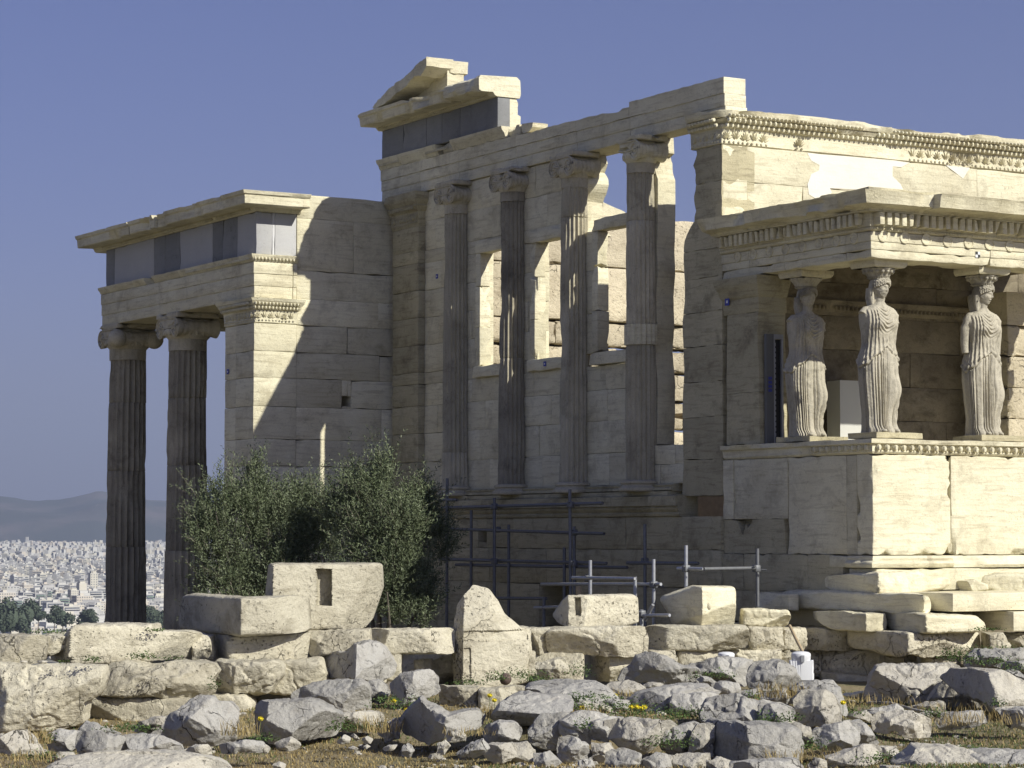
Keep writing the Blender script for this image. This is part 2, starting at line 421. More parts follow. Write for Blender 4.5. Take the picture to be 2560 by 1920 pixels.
MA['rubble'] = stone('rough pale inner stone', (.62, .55, .40), (.52, .46, .34), (.34, .28, .19), .35, .5, .45, .8, 1.0, veins=(1, 1, 3))
MA['lime'] = stone('pitted foundation limestone', (.62, .58, .45), (.52, .48, .37), (.29, .255, .18), .6, .7, .5, .6, 1.2, veins=(1, 1, 2.5))
MA['grey'] = stone('grey acropolis rock', (.45, .435, .395), (.37, .36, .33), (.23, .21, .18), .45, .4, .5, .9, 1.2, veins=(1.5, 1.5, 2))
MA['greytan'] = stone('tan stained grey rock', (.52, .49, .41), (.44, .415, .36), (.27, .24, .19), .45, .5, .4, .8, 1.2, veins=(1.5, 1.5, 2))
MA['statue'] = stone('statue stone', (.50, .46, .36), (.42, .39, .31), (.20, .185, .15), .6, .4, .65, .25, .5, veins=(5, 5, .6))
MA['pipe'] = plain('galvanised steel', (.42, .43, .45), .45, .6, .25, 20)
MA['grey_paint'] = plain('dark grey paint', (.13, .13, .125), .6, 0, .08)
MA['pipe_dark'] = plain('dull steel', (.17, .175, .185), .55, .5, .3, 20)
MA['white'] = plain('white plastic', (.70, .71, .72), .4, 0, .03)
MA['panel'] = plain('light grey painted panel', (.52, .52, .48), .6, 0, .04, 3)
MA['frame_m'] = plain('grey aluminium', (.42, .43, .45), .4, .5, .08)
MA['black'] = plain('black void', (.02, .02, .02), .6, 0, .2)
MA['rust'] = plain('rusty iron', (.12, .085, .07), .7, .3, .35, 25, .5)
MA['blue'] = plain('blue paint', (.05, .06, .32), .6)
MA['wood'] = plain('weathered timber', (.42, .33, .2), .8, 0, .3, 14)
# ------------------------------------------------------------------ fluted column and ionic capital
def fluted(M, cx, cy, z0, z1, r0, r1, n=20, dz=.10, erode=.02, seed=0, drums=(), depth=.13, sub=6, tone=0.0, neck=0.0):
    na = n*sub; zs = [z0]
    ds = sorted([z0]+list(drums)+[z1]); Z = []; did = []
    for k in range(len(ds)-1):
        a, b = ds[k], ds[k+1]; m_ = max(2, int((b-a)/dz)); e = .008
        zz = [a+.0005, a+e]+list(np.linspace(a+e, b-e, m_+1)[1:-1])+[b-e, b-.0005]
        Z += zz; did += [k]*len(zz)
    Z = np.array(Z); did = np.array(did); nz = len(Z)
    A = np.arange(na)/na*2*math.pi; ph = (np.arange(na) % sub)/sub
    fl = np.sin(ph*math.pi)**.8
    rr = random.Random(seed); offs = [(rr.uniform(-.5, .5)*r0*.05, rr.uniform(-.5, .5)*r0*.05, rr.uniform(-.5, .5)*r0*.04) for _ in ds]
    t = (Z-z0)/(z1-z0); r = r0+(r1-r0)*(t**1.25)
    V = np.zeros((na, nz, 3))
    for j in range(nz):
        fade = 1.0
        if neck and z1-Z[j] < neck: fade = 0.0
        elif neck and z1-Z[j] < neck+.1: fade = math.sqrt(max(0, 1-(1-(z1-Z[j]-neck)/.1)**2))
        o = offs[did[j]]; R_ = (r[j]+o[2])*(1-depth*fl*fade)
        V[:, j, 0] = cx+o[0]+R_*np.cos(A); V[:, j, 1] = cy+o[1]+R_*np.sin(A); V[:, j, 2] = Z[j]
    Vf = V.reshape(-1, 3); rad = Vf[:, :2]-[cx, cy]; rl = np.linalg.norm(rad, axis=1); base = np.tile(r, na)
    e1 = fbm(np.stack([Vf[:, 0]*5, Vf[:, 1]*5, Vf[:, 2]*2.2], 1)+seed, seed % 41, 4)
    e2 = fbm(Vf*22+seed, 3, 2)
    lim = base*(1-erode*(np.clip(e1*2.2, 0, 1.4))*2.2)
    big = np.clip((fbm(np.stack([Vf[:, 0]*2.2, Vf[:, 1]*2.2, Vf[:, 2]*1.1], 1)+seed*2.3, 11+seed % 13, 3)-.22)*4, 0, 1)
    lim = lim-base*big*min(.14, erode*4)
    rn = np.minimum(rl, lim)+e2*.0035
    jn = np.zeros(nz); 
    idx = [j for j in range(nz) if j and did[j] != did[j-1]]
    for j in idx: jn[j] = jn[j-1] = .01
    rn = rn-np.tile(jn, na)
    Vf[:, 0] = cx+rad[:, 0]/rl*rn; Vf[:, 1] = cy+rad[:, 1]/rl*rn
    F = gridq(na, nz, True); F += [tuple(reversed(range(0, na*nz, nz))), tuple(range(nz-1, na*nz, nz))]
    rr2 = random.Random(seed+5); tt = [rr2.uniform(-.35, .25)+tone for _ in ds]
    k = len(M.f); M.add(Vf, F, tone)
    M.t[k:] = [tt[did[j]] for i in range(na) for j in range(nz-1)]+[0, 0]
def capital(M, cx, cy, z0, z1, r, wv, seed=0, axis='x', damage=0.0):
    """ionic capital: echinus with eggs, volutes facing +-axis, fluted bolsters on the sides"""
    H = z1-z0; rr = random.Random(seed)
    X = np.array([1., 0, 0]); Y = np.array([0, 1., 0]); Zv = np.array([0, 0, 1.])
    if axis == 'y': X, Y = Y, X
    C = np.array([cx, cy, 0.0])
    # echinus
    n = 36; prof = [(r*.98, 0), (r*1.02, .04*H), (r*1.12, .12*H), (r*1.22, .28*H), (r*1.2, .38*H), (r*1.05, .45*H)]
    V = [(cx+p*math.cos(2*math.pi*i/n), cy+p*math.sin(2*math.pi*i/n), z0+q) for i in range(n) for p, q in prof]
    M.add(V, gridq(n, len(prof), True))
    for i in range(20):
        a = 2*math.pi*i/20; ellipsoid(M, (cx+r*1.18*math.cos(a), cy+r*1.18*math.sin(a), z0+.25*H), (r*.09, r*.09, .13*H), 6, 4)
    rv = .30*H+.03; zc_ = z0+.42*H; hw = wv/2-rv; dpt = r*1.12
    # canalis (the sagging band between the volutes) and abacus
    def bx(a0, a1, b0, b1, c0, c1, res=.08):
        p = C+X*a0+Y*b0+Zv*c0; q = C+X*a1+Y*b1+Zv*c1
        rough_box(M, np.minimum(p, q), np.maximum(p, q), res, .006, .02, .04+damage*.05, rr.randrange(999), 0)
    bx(-dpt, dpt, -hw, hw, z0+.42*H, z0+.80*H)
    bx(-dpt*1.05, dpt*1.05, -wv/2+.02, wv/2-.02, z0+.80*H, z1)
    for s in (-1, 1):
        if damage > .5 and s > 0: continue
        cc = C+Y*s*hw+Zv*zc_
        # bolster: a fluted spool running between the two faces
        nb, na = 22, 26; V = []
        for i in range(nb):
            t = i/(nb-1)*2-1; rad = rv*(.72+.28*abs(t)**1.5)*(1+.06*math.cos(t*22))
            if abs(t) > .93: rad = rv*1.04
            for j in range(na):
                a = 2*math.pi*j/na; V.append(cc+X*t*dpt+(Y*math.cos(a)+Zv*math.sin(a))*rad*(1+.0*a))
        V = np.array(V); V += (fbm(V*9+seed, 3, 3)*.012)[:, None]*np.array([1, 1, 1.])
        F = [(i*na+j, (i+1)*na+j, (i+1)*na+(j+1) % na, i*na+(j+1) % na) for i in range(nb-1) for j in range(na)]
        F += [tuple(range(na)), tuple(reversed(range((nb-1)*na, nb*na)))]
        M.add(V, F)
        for fs in (-1, 1):
            pts = []
            for q in range(52):
                a = q/51*2.4*2*math.pi; rad = rv*(1-.82*(q/51))
                ang = math.pi/2-a*s
                pts.append(cc+X*fs*(dpt+.006)+(Y*math.cos(ang)*1.0+Zv*math.sin(ang))*rad)
            tube(M, pts, [rv*.085]*52, 5)
            ellipsoid(M, cc+X*fs*dpt, (rv*.16, rv*.16, rv*.16), 8, 5)
    for fs in (-1, 1):
        for zz, amp in ((z0+.78*H, .0), (z0+.50*H, -.07*H)):
            pts = [C+X*fs*(dpt+.008)+Y*(-hw+2*hw*q/12)+Zv*(zz+amp*math.sin(q/12*math.pi)+(0 if amp == 0 else .0)) for q in range(13)]
            tube(M, pts, .014, 5)

# ------------------------------------------------------------------ the main hall
hall = thing('temple_hall', 'roofless marble temple hall with four engaged columns on its shaded front and a broken gable', 'temple', (0, 5, -3.4))
MR, MO = MA['marble'], MA['marble_old']
# lower west wall
M = MB(); holes = [(4.24, 5.21, -2.2, -.80), (6.95, 7.25, -.12, .12), (8.9, 9.15, -1.25, -1.0)]
block_wall(M, 'x', -.06, .9, [-3.4, -2.75, -2.1, -1.5, -.8, -.22, .285], -.02, 10.6, 3, 1.75, .004, holes=holes, res=.2, chip=.012, amp=.004)
rough_box(M, np.array([.75, 3.9, -2.6]), np.array([.95, 5.6, -.5]), tone=-.5)  # added backing block, toned down to keep the portal hole dark
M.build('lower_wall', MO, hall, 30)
M = MB()
sweep(M, [(-.06, 10.55), (-.06, 1.0)], [(-.3, .285), (0, .285), (.035, .30), (.05, .335), (.03, .36), (.07, .385), (.09, .42), (.07, .45), (.13, .455), (.13, .60), (.05, .62), (-.3, .62)], .15, .004, .03, 4)
M.build('ledge_moulding', MO, hall, 35)
M = MB(); box(M, (-.115, 1.3, .621), (.5, 10.2, .68)); 
sweep(M, [(-.06, 10.3), (-.06, 1.25)], [(-.3, .681), (-.02, .681), (.025, .70), (.02, .735), (-.01, .745), (.01, .775), (-.04, .80), (-.3, .80)], .15, .003, .02, 9)
M.build('column_plinth_course', MO, hall, 35)
# upper west wall with its windows
CZ = [.80, 1.32, 1.84, 2.34, 2.74, 2.95, 3.45, 3.95, 4.45, 4.95, 5.18, 5.72, 6.25]
M = MB()
wa = (6.42, 7.31, 2.95, 4.95); wb = (4.52, 5.44, 2.95, 4.95)
block_wall(M, 'x', .05, .23, CZ, 8.04, 9.42, 21, .8, .004, res=.2)
block_wall(M, 'x', .05, .23, CZ, 6.07, 8.04, 22, .9, .006, holes=[wa], res=.2, joints={4: [], 9: []})
block_wall(M, 'x', .05, .23, CZ, 4.10, 6.07, 23, .9, .006, holes=[wb], res=.2, joints={4: [], 9: []})
block_wall(M, 'x', .05, .23, CZ[:5], 2.13, 4.10, 24, .9, .006, res=.2)
block_wall(M, 'x', .05, .35, [.80, 1.10, 1.40], .95, 2.13, 25, .7, .006, res=.15)
def pxy(pts, X): return [tuple(PX(u, v, X)[1:]) for u, v in pts]
# jagged pier behind the third column and straight one behind the fourth
slab(M, [(4.10, 4.9), (4.1, 6.24)]+pxy([(1287, 335), (1291, 352), (1284, 372), (1292, 386), (1293, 398), (1287, 420), (1279, 440), (1277, 470), (1273, 488)], .3)+[(3.80, 4.9)], 'x', .1, .5, .02, .06, 4)
slab(M, [(2.30, 1.4), (2.3, 6.24)]+pxy([(1422, 292), (1432, 296), (1434, 330), (1426, 338), (1430, 352), (1431, 372), (1436, 388), (1436, 470), (1434, 545), (1436, 592), (1432, 640), (1434, 700), (1430, 760), (1436, 830), (1434, 960)], .25), 'x', .12, .45, .012, .06, 5)
M.build('upper_wall', MR, hall, 30)
# window surrounds
def win_frame(y0, y1, z0, z1, restored=False):
    M = MB(); x0, x1 = -.015, .22; w_ = .17
    rough_box(M, np.array([x0-.03, y0-w_-.05, z0-.20]), np.array([x1, y1+w_+.04, z0]), .2, .003, .01, .02, int(y0*10), .15)
    rough_box(M, np.array([x0, y0-w_, z1]), np.array([x1, y1+w_, z1+.2]), .2, .003, .01, .03, int(y0*11), .05)
    for a, b in ((y0-w_, y0), (y1, y1+w_)):
        zz = [z0, z0+.68, z0+1.4, z1]
        for k in range(3): rough_box(M, np.array([x0+.004*k, a, zz[k]+.002]), np.array([x1-.01*k, b, zz[k+1]-.002]), .2, .004, .012, .05, int(y0*13)+k, (-.3, .3, 0)[k])
    o = M.build('window_frame', MR, hall, 30); return o
win_frame(6.45, 7.29, 2.95, 4.93); win_frame(4.55, 5.43, 2.95, 4.93); win_frame(2.62, 3.47, 2.95, 4.93)
for sd_, a, b in ((31, 3.64, 4.1), (32, 2.13, 2.45)):
    M = MB(); block_wall(M, 'x', .05, .2, [2.95, 3.6, 4.3, 4.95], a, b, sd_, 1.2, .004); M.build('window_pier', MR, hall, 30)
# four engaged columns
cyl = [(8.04, .03, 'shaft', 81), (6.07, .04, 'shaft_old', 82), (4.10, .045, 'shaft', 83), (2.13, .05, 'shaft', 84)]
for i, (cy, er, mt, sd) in enumerate(cyl):
    M = MB(); dr = [1.45] if i == 0 else ([5.2] if i == 2 else ([4.93, 3.3, 2.97] if i == 3 else [3.0]))
    fluted(M, -.05, cy, .80, 5.70, .262, .225, 20, .1, er, sd, dr, depth=.17)
    fluted(M, -.05, cy, 5.68, 5.86, .227, .227, 20, .09, .02, sd+20, (), depth=.0)
    c = M.build('column', MA[mt], hall, 50)
    if i == 3:
        M = MB(); fluted(M, -.05, cy, 2.98, 3.30, .268, .266, 20, .1, .0, 5, ()); M.build('restored_drum', MA['marble'], c, 50)
        c['label'] = 'free standing engaged column nearest the right corner, worn flutes and a smooth repaired ring'
    M = MB(); V = []
    n = 40; prof = [(.34, .68), (.36, .70), (.36, .74), (.31, .765), (.30, .79), (.33, .81), (.33, .84), (.27, .86)]
    M.add([(-.05+p*math.cos(2*math.pi*k/n), cy+p*math.sin(2*math.pi*k/n), z) for k in range(n) for p, z in prof], gridq(n, len(prof), True))
    M.build('base', MA['shaft'], c, 40)
    M = MB(); capital(M, -.05, cy, 5.84, 6.26, .235, .76, sd, 'x', .6 if i == 3 else .2)
    M.build('capital', MA['shaft'] if i != 3 else MR, c, 40)
# north anta
M = MB(); rr = random.Random(5)
for k in range(len(CZ)-2):
    z0, z1 = CZ[k], min(CZ[k+1], 5.55)
    if z0 >= 5.55: break
    rough_box(M, np.array([-.085+rr.uniform(-.004, .004), 9.42, z0+.002]), np.array([.5, 10.42, z1-.002]), .2, .003, .006, .012, 200+k, rr.uniform(-.3, .3))
rough_box(M, np.array([-.085, 9.42, 5.18]), np.array([.5, 10.42, 5.62]), .2, .003, .006, .01, 5)
sweep(M, [(.3, 10.42), (-.085, 10.42), (-.085, 9.42), (.06, 9.42)], [(-.4, 5.62), (.0, 5.62), (.02, 5.66), (.02, 5.9), (.05, 5.92), (.09, 6.0), (.07, 6.02), (.12, 6.08), (.15, 6.14), (.15, 6.25), (-.4, 6.25)], .1, .006, .06, 8)
palmette_row(M, (-.11, 10.4, 5.78), (-.11, 9.44, 5.78), (-1, 0, 0), .12, .22, .012, 4, .1)
egg_row(M, (-.15, 10.4, 5.97), (-.15, 9.44, 5.97), (-1, 0, 0), .07, .08, .03, 4, .1)
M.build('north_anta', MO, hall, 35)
# south anta: broken northern edge
edge = pxy([(1474, 1066), (1477, 1000), (1476, 960), (1475, 900), (1476, 850), (1479, 800), (1477, 760), (1474, 700), (1480, 650), (1480, 620), (1477, 560), (1478, 525), (1487, 500), (1500, 478)], 0)
edge = sorted([(z, y) for y, z in edge])
up = sorted([(z, y) for y, z in pxy([(1500, 470), (1504, 455), (1500, 440), (1499, 425), (1504, 405), (1502, 388), (1504, 370), (1496, 362), (1502, 345), (1507, 330), (1502, 318)], 0)])
def eat(z, T): return float(np.interp(z, [a for a, b in T], [b for a, b in T]))
M = MB(); cz = [.60, 1.15, 1.79, 2.32, 2.86, 3.38, 3.9, 4.33, 4.78]
for k in range(len(cz)-1):
    a, b = cz[k]+.003, cz[k+1]-.003; zz = np.linspace(a, b, 6)
    slab(M, [(0.001, a)]+[(eat(z, edge), z) for z in zz]+[(0.001, b)], 'x', rr.uniform(-.006, .0), .62, .014, .07, 40+k, rr.uniform(-.3, .3))
cz = [4.78, 5.34, 5.88]
for k in range(2):
    a, b = cz[k]+.003, cz[k+1]-.003; zz = np.linspace(a, b, 8)
    slab(M, [(0.001, a)]+[(eat(z, up), z) for z in zz]+[(0.001, b)], 'x', rr.uniform(-.004, .0), .6, .02, .06, 50+k, rr.uniform(-.2, .2))
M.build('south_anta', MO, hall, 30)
# south wall
M = MB()
block_wall(M, 'y', .001, .62, [4.78, 5.34, 5.88], .02, .47, 60, 2.3, .001)
block_wall(M, 'y', 0, .27, [4.78, 5.34, 5.88], .47, 11.6, 61, 2.3, .002, joints={0: [1.52, 3.9, 6.2, 8.7], 1: [3.02, 5.0, 7.2, 9.6]}, res=.25, chip=.02)  # thin leaf, its depth shaped to let sun past to the front columns
M.build('south_wall', MR, hall, 30)
M = MB()
block_wall(M, 'y', .003, .6, [-3.4, -2.4, -1.3, -.3, .6, 1.15, 1.79, 2.32, 2.86, 3.38, 3.9, 4.33, 4.775], .63, 11.6, 62, 1.3, .005, res=.3, chip=.008)
sweep(M, [(.66, 0), (5.6, 0)], [(-.1, 3.42), (.0, 3.42), (.03, 3.45), (.05, 3.52), (.08, 3.58), (.08, 3.62), (-.1, 3.62)], .15, .003, .04, 3)
egg_row(M, (.7, -.055, 3.5), (5.6, -.055, 3.5), (0, -1, 0), .08, .08, .02, 2, .2)
M.build('porch_back_wall', MA['stain_shade'], hall, 30)
def zc(x, y): return (1660+x/2.4578)/SD, (180+y/2.4578)/SD
def patch(pts, nm, mat, y=-.004, th=.03):
    M = MB(); q = [PY(*zc(a, b), y) for a, b in pts]
    slab(M, [(p[0], p[2]) for p in q], 'y', y, y+th, .004, .1, 3); return M.build(nm, mat, hall, 30)
patch([(880, 497), (905, 545), (955, 572), (952, 605), (905, 628), (882, 690), (890, 752), (940, 782), (1000, 772), (1032, 740), (1020, 714), (1178, 722), (1180, 790), (1270, 735), (1480, 745), (1455, 690), (1405, 640), (1405, 580), (1460, 585), (1510, 556), (1400, 541)], 'marble_patch', MA['new'])
patch([(1730, 572), (1880, 588), (1838, 655)], 'marble_patch', MA['new'])
# carved crown of the south wall
M = MB()
prof = [(-.26, 5.885), (.0, 5.885), (.02, 5.90), (.015, 5.91), (.02, 6.13), (.045, 6.135), (.075, 6.18), (.055, 6.20), (.085, 6.205), (.13, 6.26), (.11, 6.275), (.155, 6.28), (.19, 6.33), (.19, 6.405), (-.26, 6.41)]
sweep(M, [(.46, .78), (-.002, .78), (-.002, -.002), (11.6, -.002)], prof, .08, .005, .13, 14, topnoise=.08)
egg_row(M, (0, -.07, 6.165), (11.6, -.07, 6.165), (0, -1, 0), .095, .075, .035, 3, .14)
egg_row(M, (0, -.12, 6.24), (11.6, -.12, 6.24), (0, -1, 0), .095, .085, .045, 5, .14)
egg_row(M, (0, -.165, 6.305), (11.6, -.165, 6.305), (0, -1, 0), .075, .05, .04, 6, .16)
palmette_row(M, (0, -.022, 6.01), (11.6, -.022, 6.01), (0, -1, 0), .17, .24, .022, 9, .04)
egg_row(M, (-.08, .78, 6.165), (-.08, -.05, 6.165), (-1, 0, 0), .085, .06, .025, 3)
egg_row(M, (-.13, .78, 6.24), (-.13, -.05, 6.24), (-1, 0, 0), .085, .065, .035, 5)
palmette_row(M, (-.022, .78, 6.01), (-.022, -.02, 6.01), (-1, 0, 0), .15, .22, .014, 9, -.05)
M.build('carved_crown', MR, hall, 40)
# architrave
def arch_block(M, y0, y1, top, th, seed, tone=0.0, z0=6.262):
    top = sorted(top); ys = [p[0] for p in top]; zs = [p[1] for p in top]
    for k, (a, b, x) in enumerate(((z0, 6.45, -.0), (6.45, 6.64, -.014))):
        rough_box(M, np.array([x, y0+.003, a]), np.array([x+th, y1-.003, b]), .2, .0012, .003, .004, seed+k, tone)
    slab(M, [(y0+.003, 6.642), (y1-.003, 6.642), (y1-.003, float(np.interp(y1, ys, zs)))]+[(y, z) for y, z in reversed(top) if y0+.02 < y < y1-.02]+[(y0+.003, float(np.interp(y0, ys, zs)))], 'x', -.03, -.03+th, .012, .07, seed, tone)
M = MB(); arch_block(M, -.1, 2.5, [(-.1, 6.885), (2.5, 6.885)], .40, 301, .1)
M.build('architrave', MR, hall, 30)['label'] = 'smooth squared restored beam spanning the open end of the west front'
M = MB(); tp = pxy([(1360, 231), (1345, 234), (1336, 242), (1325, 244), (1300, 245), (1290, 249), (1270, 252), (1245, 260), (1215, 266), (1190, 273), (1165, 281), (1130, 290)], -.03)
tp = [(y, z) for y, z in tp]+[(6.4, 6.84), (11.1, 6.84)]
arch_block(M, 2.5, 4.10, tp, .55, 310, -.1); arch_block(M, 4.1, 6.05, tp, .55, 320, .1); arch_block(M, 6.05, 8.05, tp, .55, 330, 0); arch_block(M, 8.05, 9.5, tp, .55, 340, .15); arch_block(M, 9.5, 11.03, tp, .55, 350, -.1)
M.build('architrave', MR, hall, 30)['label'] = 'cracked ancient architrave blocks over the engaged columns'
M = MB()
for a, b in ((11.05, 10.2), (10.18, 8.75), (8.2, 6.36)):
    sweep(M, [(-.03, a), (-.03, b)], [(-.25, 6.845), (0, 6.845), (.02, 6.87), (.045, 6.93), (.09, 6.98), (.10, 7.035), (-.25, 7.035)], .1, .003, .02, int(a*10))
egg_row(M, (-.08, 9.2, 6.93), (-.08, 8.3, 6.93), (-1, 0, 0), .07, .07, .02, 2, .1); egg_row(M, (-.08, 11, 6.93), (-.08, 10.2, 6.93), (-1, 0, 0), .07, .07, .02, 2, .1)
rough_box(M, np.array([.0, 8.2, 6.85]), np.array([.4, 8.75, 7.03]), tone=-.3)
rough_box(M, np.array([.02, 6.0, 6.845]), np.array([.4, 6.6, 7.03]), .1, .01, .02, .08, 7)
M.build('architrave_moulding', MR, hall, 35)
# frieze of dark limestone slabs
M = MB(); fy = [6.62, 7.95, 8.62, 9.2, 10.1, 10.95]
for k in range(5): rough_box(M, np.array([-.045+rr.uniform(-.004, .004), fy[k]+.003, 7.04]), np.array([.2, fy[k+1]-.003, 7.585]), .25, .003, .008, .02, 400+k, rr.uniform(-.35, .35))
M.build('frieze', MA['dark_lime'], hall, 30)
M = MB(); slab(M, [(.2, 7.04), (.41, 7.04), (.42, 7.28), (.36, 7.31), (.37, 7.5), (.33, 7.585), (.2, 7.585)], 'y', 6.63, 10.9, .012, .06, 4)
M.build('frieze_backing', MR, hall, 30)
# cornice
M = MB()
sweep(M, [(-.05, 11.05), (-.05, 7.75)], [(-.3, 7.59), (.02, 7.59), (.05, 7.61), (.08, 7.65), (.38, 7.64), (.40, 7.655), (.42, 7.80), (.45, 7.82), (.46, 7.88), (-.3, 7.89)], .06, .014, .16, 33, topnoise=.08, blocks=.7)
sweep(M, [(-.05, 7.748), (-.05, 6.60)], [(-.42, 7.59), (.02, 7.59), (.06, 7.61), (.10, 7.66), (.34, 7.655), (.43, 7.68), (.45, 7.76), (.43, 7.88), (.36, 7.93), (-.38, 7.96), (-.44, 7.9), (-.45, 7.66)], .06, .03, .10, 35, topnoise=.05)
egg_row(M, (-.10, 11, 7.62), (-.10, 6.7, 7.62), (-1, 0, 0), .06, .06, .03, 6, .12)
M.build('cornice', MR, hall, 35)
def zp(x, y): return (880+x/4.809)/SD, (130+y/4.809)/SD
M = MB()
topl = [(245, 668), (290, 610), (340, 560), (400, 490), (460, 430), (505, 405), (515, 375), (600, 322), (650, 280), (700, 240), (760, 165), (800, 130), (860, 85), (895, 55)]
botl = [(895, 165), (860, 230), (820, 290), (750, 290), (700, 340), (640, 415), (560, 480), (470, 560), (360, 640), (270, 690)]
slab(M, [tuple(PX(*zp(a, b), -.5)[1:]) for a, b in topl+botl], 'x', -.5, .05, .035, .05, 71)
t2 = [(p[1], p[2]) for p in [PX(*zp(a, b), -.5) for a, b in topl]]; ys = sorted(t2)
slab(M, [(y, z-.02) for y, z in t2]+[(8.40, 8.3), (9.6, 8.06), (10.6, 7.9)], 'x', .0, .36, .03, .08, 72)
M.build('raking_cornice', MR, hall, 35)
M = MB(); slab(M, [(8.42, 7.9), (8.42, 8.36), (9.2, 8.3), (10.2, 8.08), (10.85, 7.93), (10.85, 7.9)], 'x', -.05, .29, .008, .1, 73); M.build('gable_panel', MR, hall, 30)
M = MB(); slab(M, [(5.72, 6.86), (5.62, 6.93), (5.60, 7.0), (5.95, 7.03), (6.0, 6.99), (5.93, 6.86)], 'x', .05, .35, .01, .05, 74)
o = M.build('loose_block', MR, None, 30); tag(o, 'small pale block resting on the broken beam just right of the dark frieze', 'stone block')
# inner face of the north wall, rough and sunlit, seen through the windows
M = MB(); cz = [-3.4, -2.4, -1.4, -.5, .35, .95, 1.5, 2.05, 2.6, 3.15, 3.62, 4.1, 5.15, 6.17]
for k in range(len(cz)-1):
    u = .6+rr.uniform(0, .3); z0, z1 = cz[k], cz[k+1]
    while u < 12.4:
        L = rr.uniform(.7, 1.5) if z1 < 4.2 else rr.uniform(1.1, 1.9); out = rr.uniform(0, .10) if z1 < 4.2 else rr.uniform(0, .03)
        rough_box(M, np.array([u, 9.9-out, z0+.01]), np.array([min(u+L, 12.4)-.01, 10.5, z1-.01-(rr.uniform(0, .05) if z1 < 4.2 else 0)]), .12, .03 if z1 < 4.2 else .012, .05 if z1 < 4.2 else .02, .09, rr.randrange(999), rr.uniform(-.4, .3), freq=3.2)
        u += L
M.build('north_wall', MA['rubble'], hall, 40)
M = MB(); q = [PY(u, v, 9.92) for u, v in ((1150, 395), (1285, 428), (1350, 458), (1360, 474), (1150, 474))]
slab(M, [(p[0], p[2]) for p in q], 'y', 9.92, 10.4, .01, .1, 4); M.build('wall_top', MR, hall, 30)
# timber shelter glimpsed through the opening
t = thing('timber_shelter', 'small dark timber shelter roof seen low through the opening beside the right column', 'shelter', (4.6, 6.5, 0.2))
M = MB(); p = PY(1440, 950, 6.5)
V = [(3.9, 6.0, p[2]+.50), (6.2, 6.0, p[2]+.22), (6.2, 7.2, p[2]+.22), (3.9, 7.2, p[2]+.50)]; V += [(a, b, c-.05) for a, b, c in V]
M.add(V, [(0, 1, 2, 3), (7, 6, 5, 4), (0, 4, 5, 1), (1, 5, 6, 2), (2, 6, 7, 3), (3, 7, 4, 0)]); M.build('roof', MA['wood'], t)
M = MB(); box(M, (3.95, 6.4, -3.4), (6.1, 6.5, p[2]+.2)); box(M, (3.95, 6.35, p[2]+.10), (6.1, 6.39, p[2]+.14)); M.build('board_wall', MA['wood'], t)
# ------------------------------------------------------------------ north porch
NX, NY = -2.81, 10.6
npch = thing('north_porch', 'shaded side porch at the far left with two tall free standing fluted columns', 'porch', (-2.8, 10.6, -3.4))
M = MB(); cz = [-3.4, -2.7, -1.9, -1.2, -.5, .1, .68, 1.24, 1.73, 2.32, 2.84, 3.32, 3.82]; rr = random.Random(9)
for k in range(len(cz)-1):
    a, b = cz[k]+.002, cz[k+1]-.002
    rough_box(M, np.array([NX+rr.uniform(-.003, .003), NY, a]), np.array([-1.96, 11.38, b]), .2, .002, .005, .010, 500+k, rr.uniform(-.25, .25))
    rough_box(M, np.array([NX+.012, 11.385, a]), np.array([-2.1, 11.89, b]), .2, .002, .005, .010, 520+k, rr.uniform(-.25, .25))
M.build('anta', MR, npch, 30)
M = MB()
sweep(M, [(-2.2, 11.89), (NX, 11.89), (NX, NY), (-1.96, NY), (-1.96, 11.0)], [(-.3, 3.825), (.0, 3.825), (.02, 3.84), (.012, 3.86), (.02, 4.06), (.045, 4.07), (.07, 4.12), (.05, 4.135), (.075, 4.14), (.11, 4.20), (.10, 4.21), (.12, 4.215), (.14, 4.27), (-.3, 4.28)], .1, .003, .05, 15)
palmette_row(M, (NX, NY-.022, 3.955), (-1.96, NY-.022, 3.955), (0, -1, 0), .135, .2, .014, 2, -.2)
for z, o_, s_ in ((4.10, .07, 3), (4.175, .10, 4)):
    egg_row(M, (NX-.05, NY-o_, z), (-1.9, NY-o_, z), (0, -1, 0), .07, .065, .03, s_, 0)
    egg_row(M, (NX-o_, 11.9, z), (NX-o_, NY, z), (-1, 0, 0), .07, .065, .03, s_, .1)
palmette_row(M, (NX-.022, 11.85, 3.955), (NX-.022, NY, 3.955), (-1, 0, 0), .135, .2, .014, 2, .0)
M.build('anta_capital', MR, npch, 35)
M = MB(); cz2 = cz[:-1]+[3.82, 4.30, 4.82, 5.78, 6.19]
block_wall(M, 'y', NY+.02, .7, cz2, -1.955, .3, 77, 1.3, .003, holes=[(-1.02, -.83, 2.36, 2.55)], res=.25, chip=.02, tone=.35,
           joints={16-1: [], 15: [], 14: [-1.0+.2], 13: [], 12: [-.28, -1.7], 11: [-.92], 10: [-.25], 9: [-.9], 8: [-.2], 7: [], 6: [-.9]})
M.build('side_wall', MR, npch, 30)
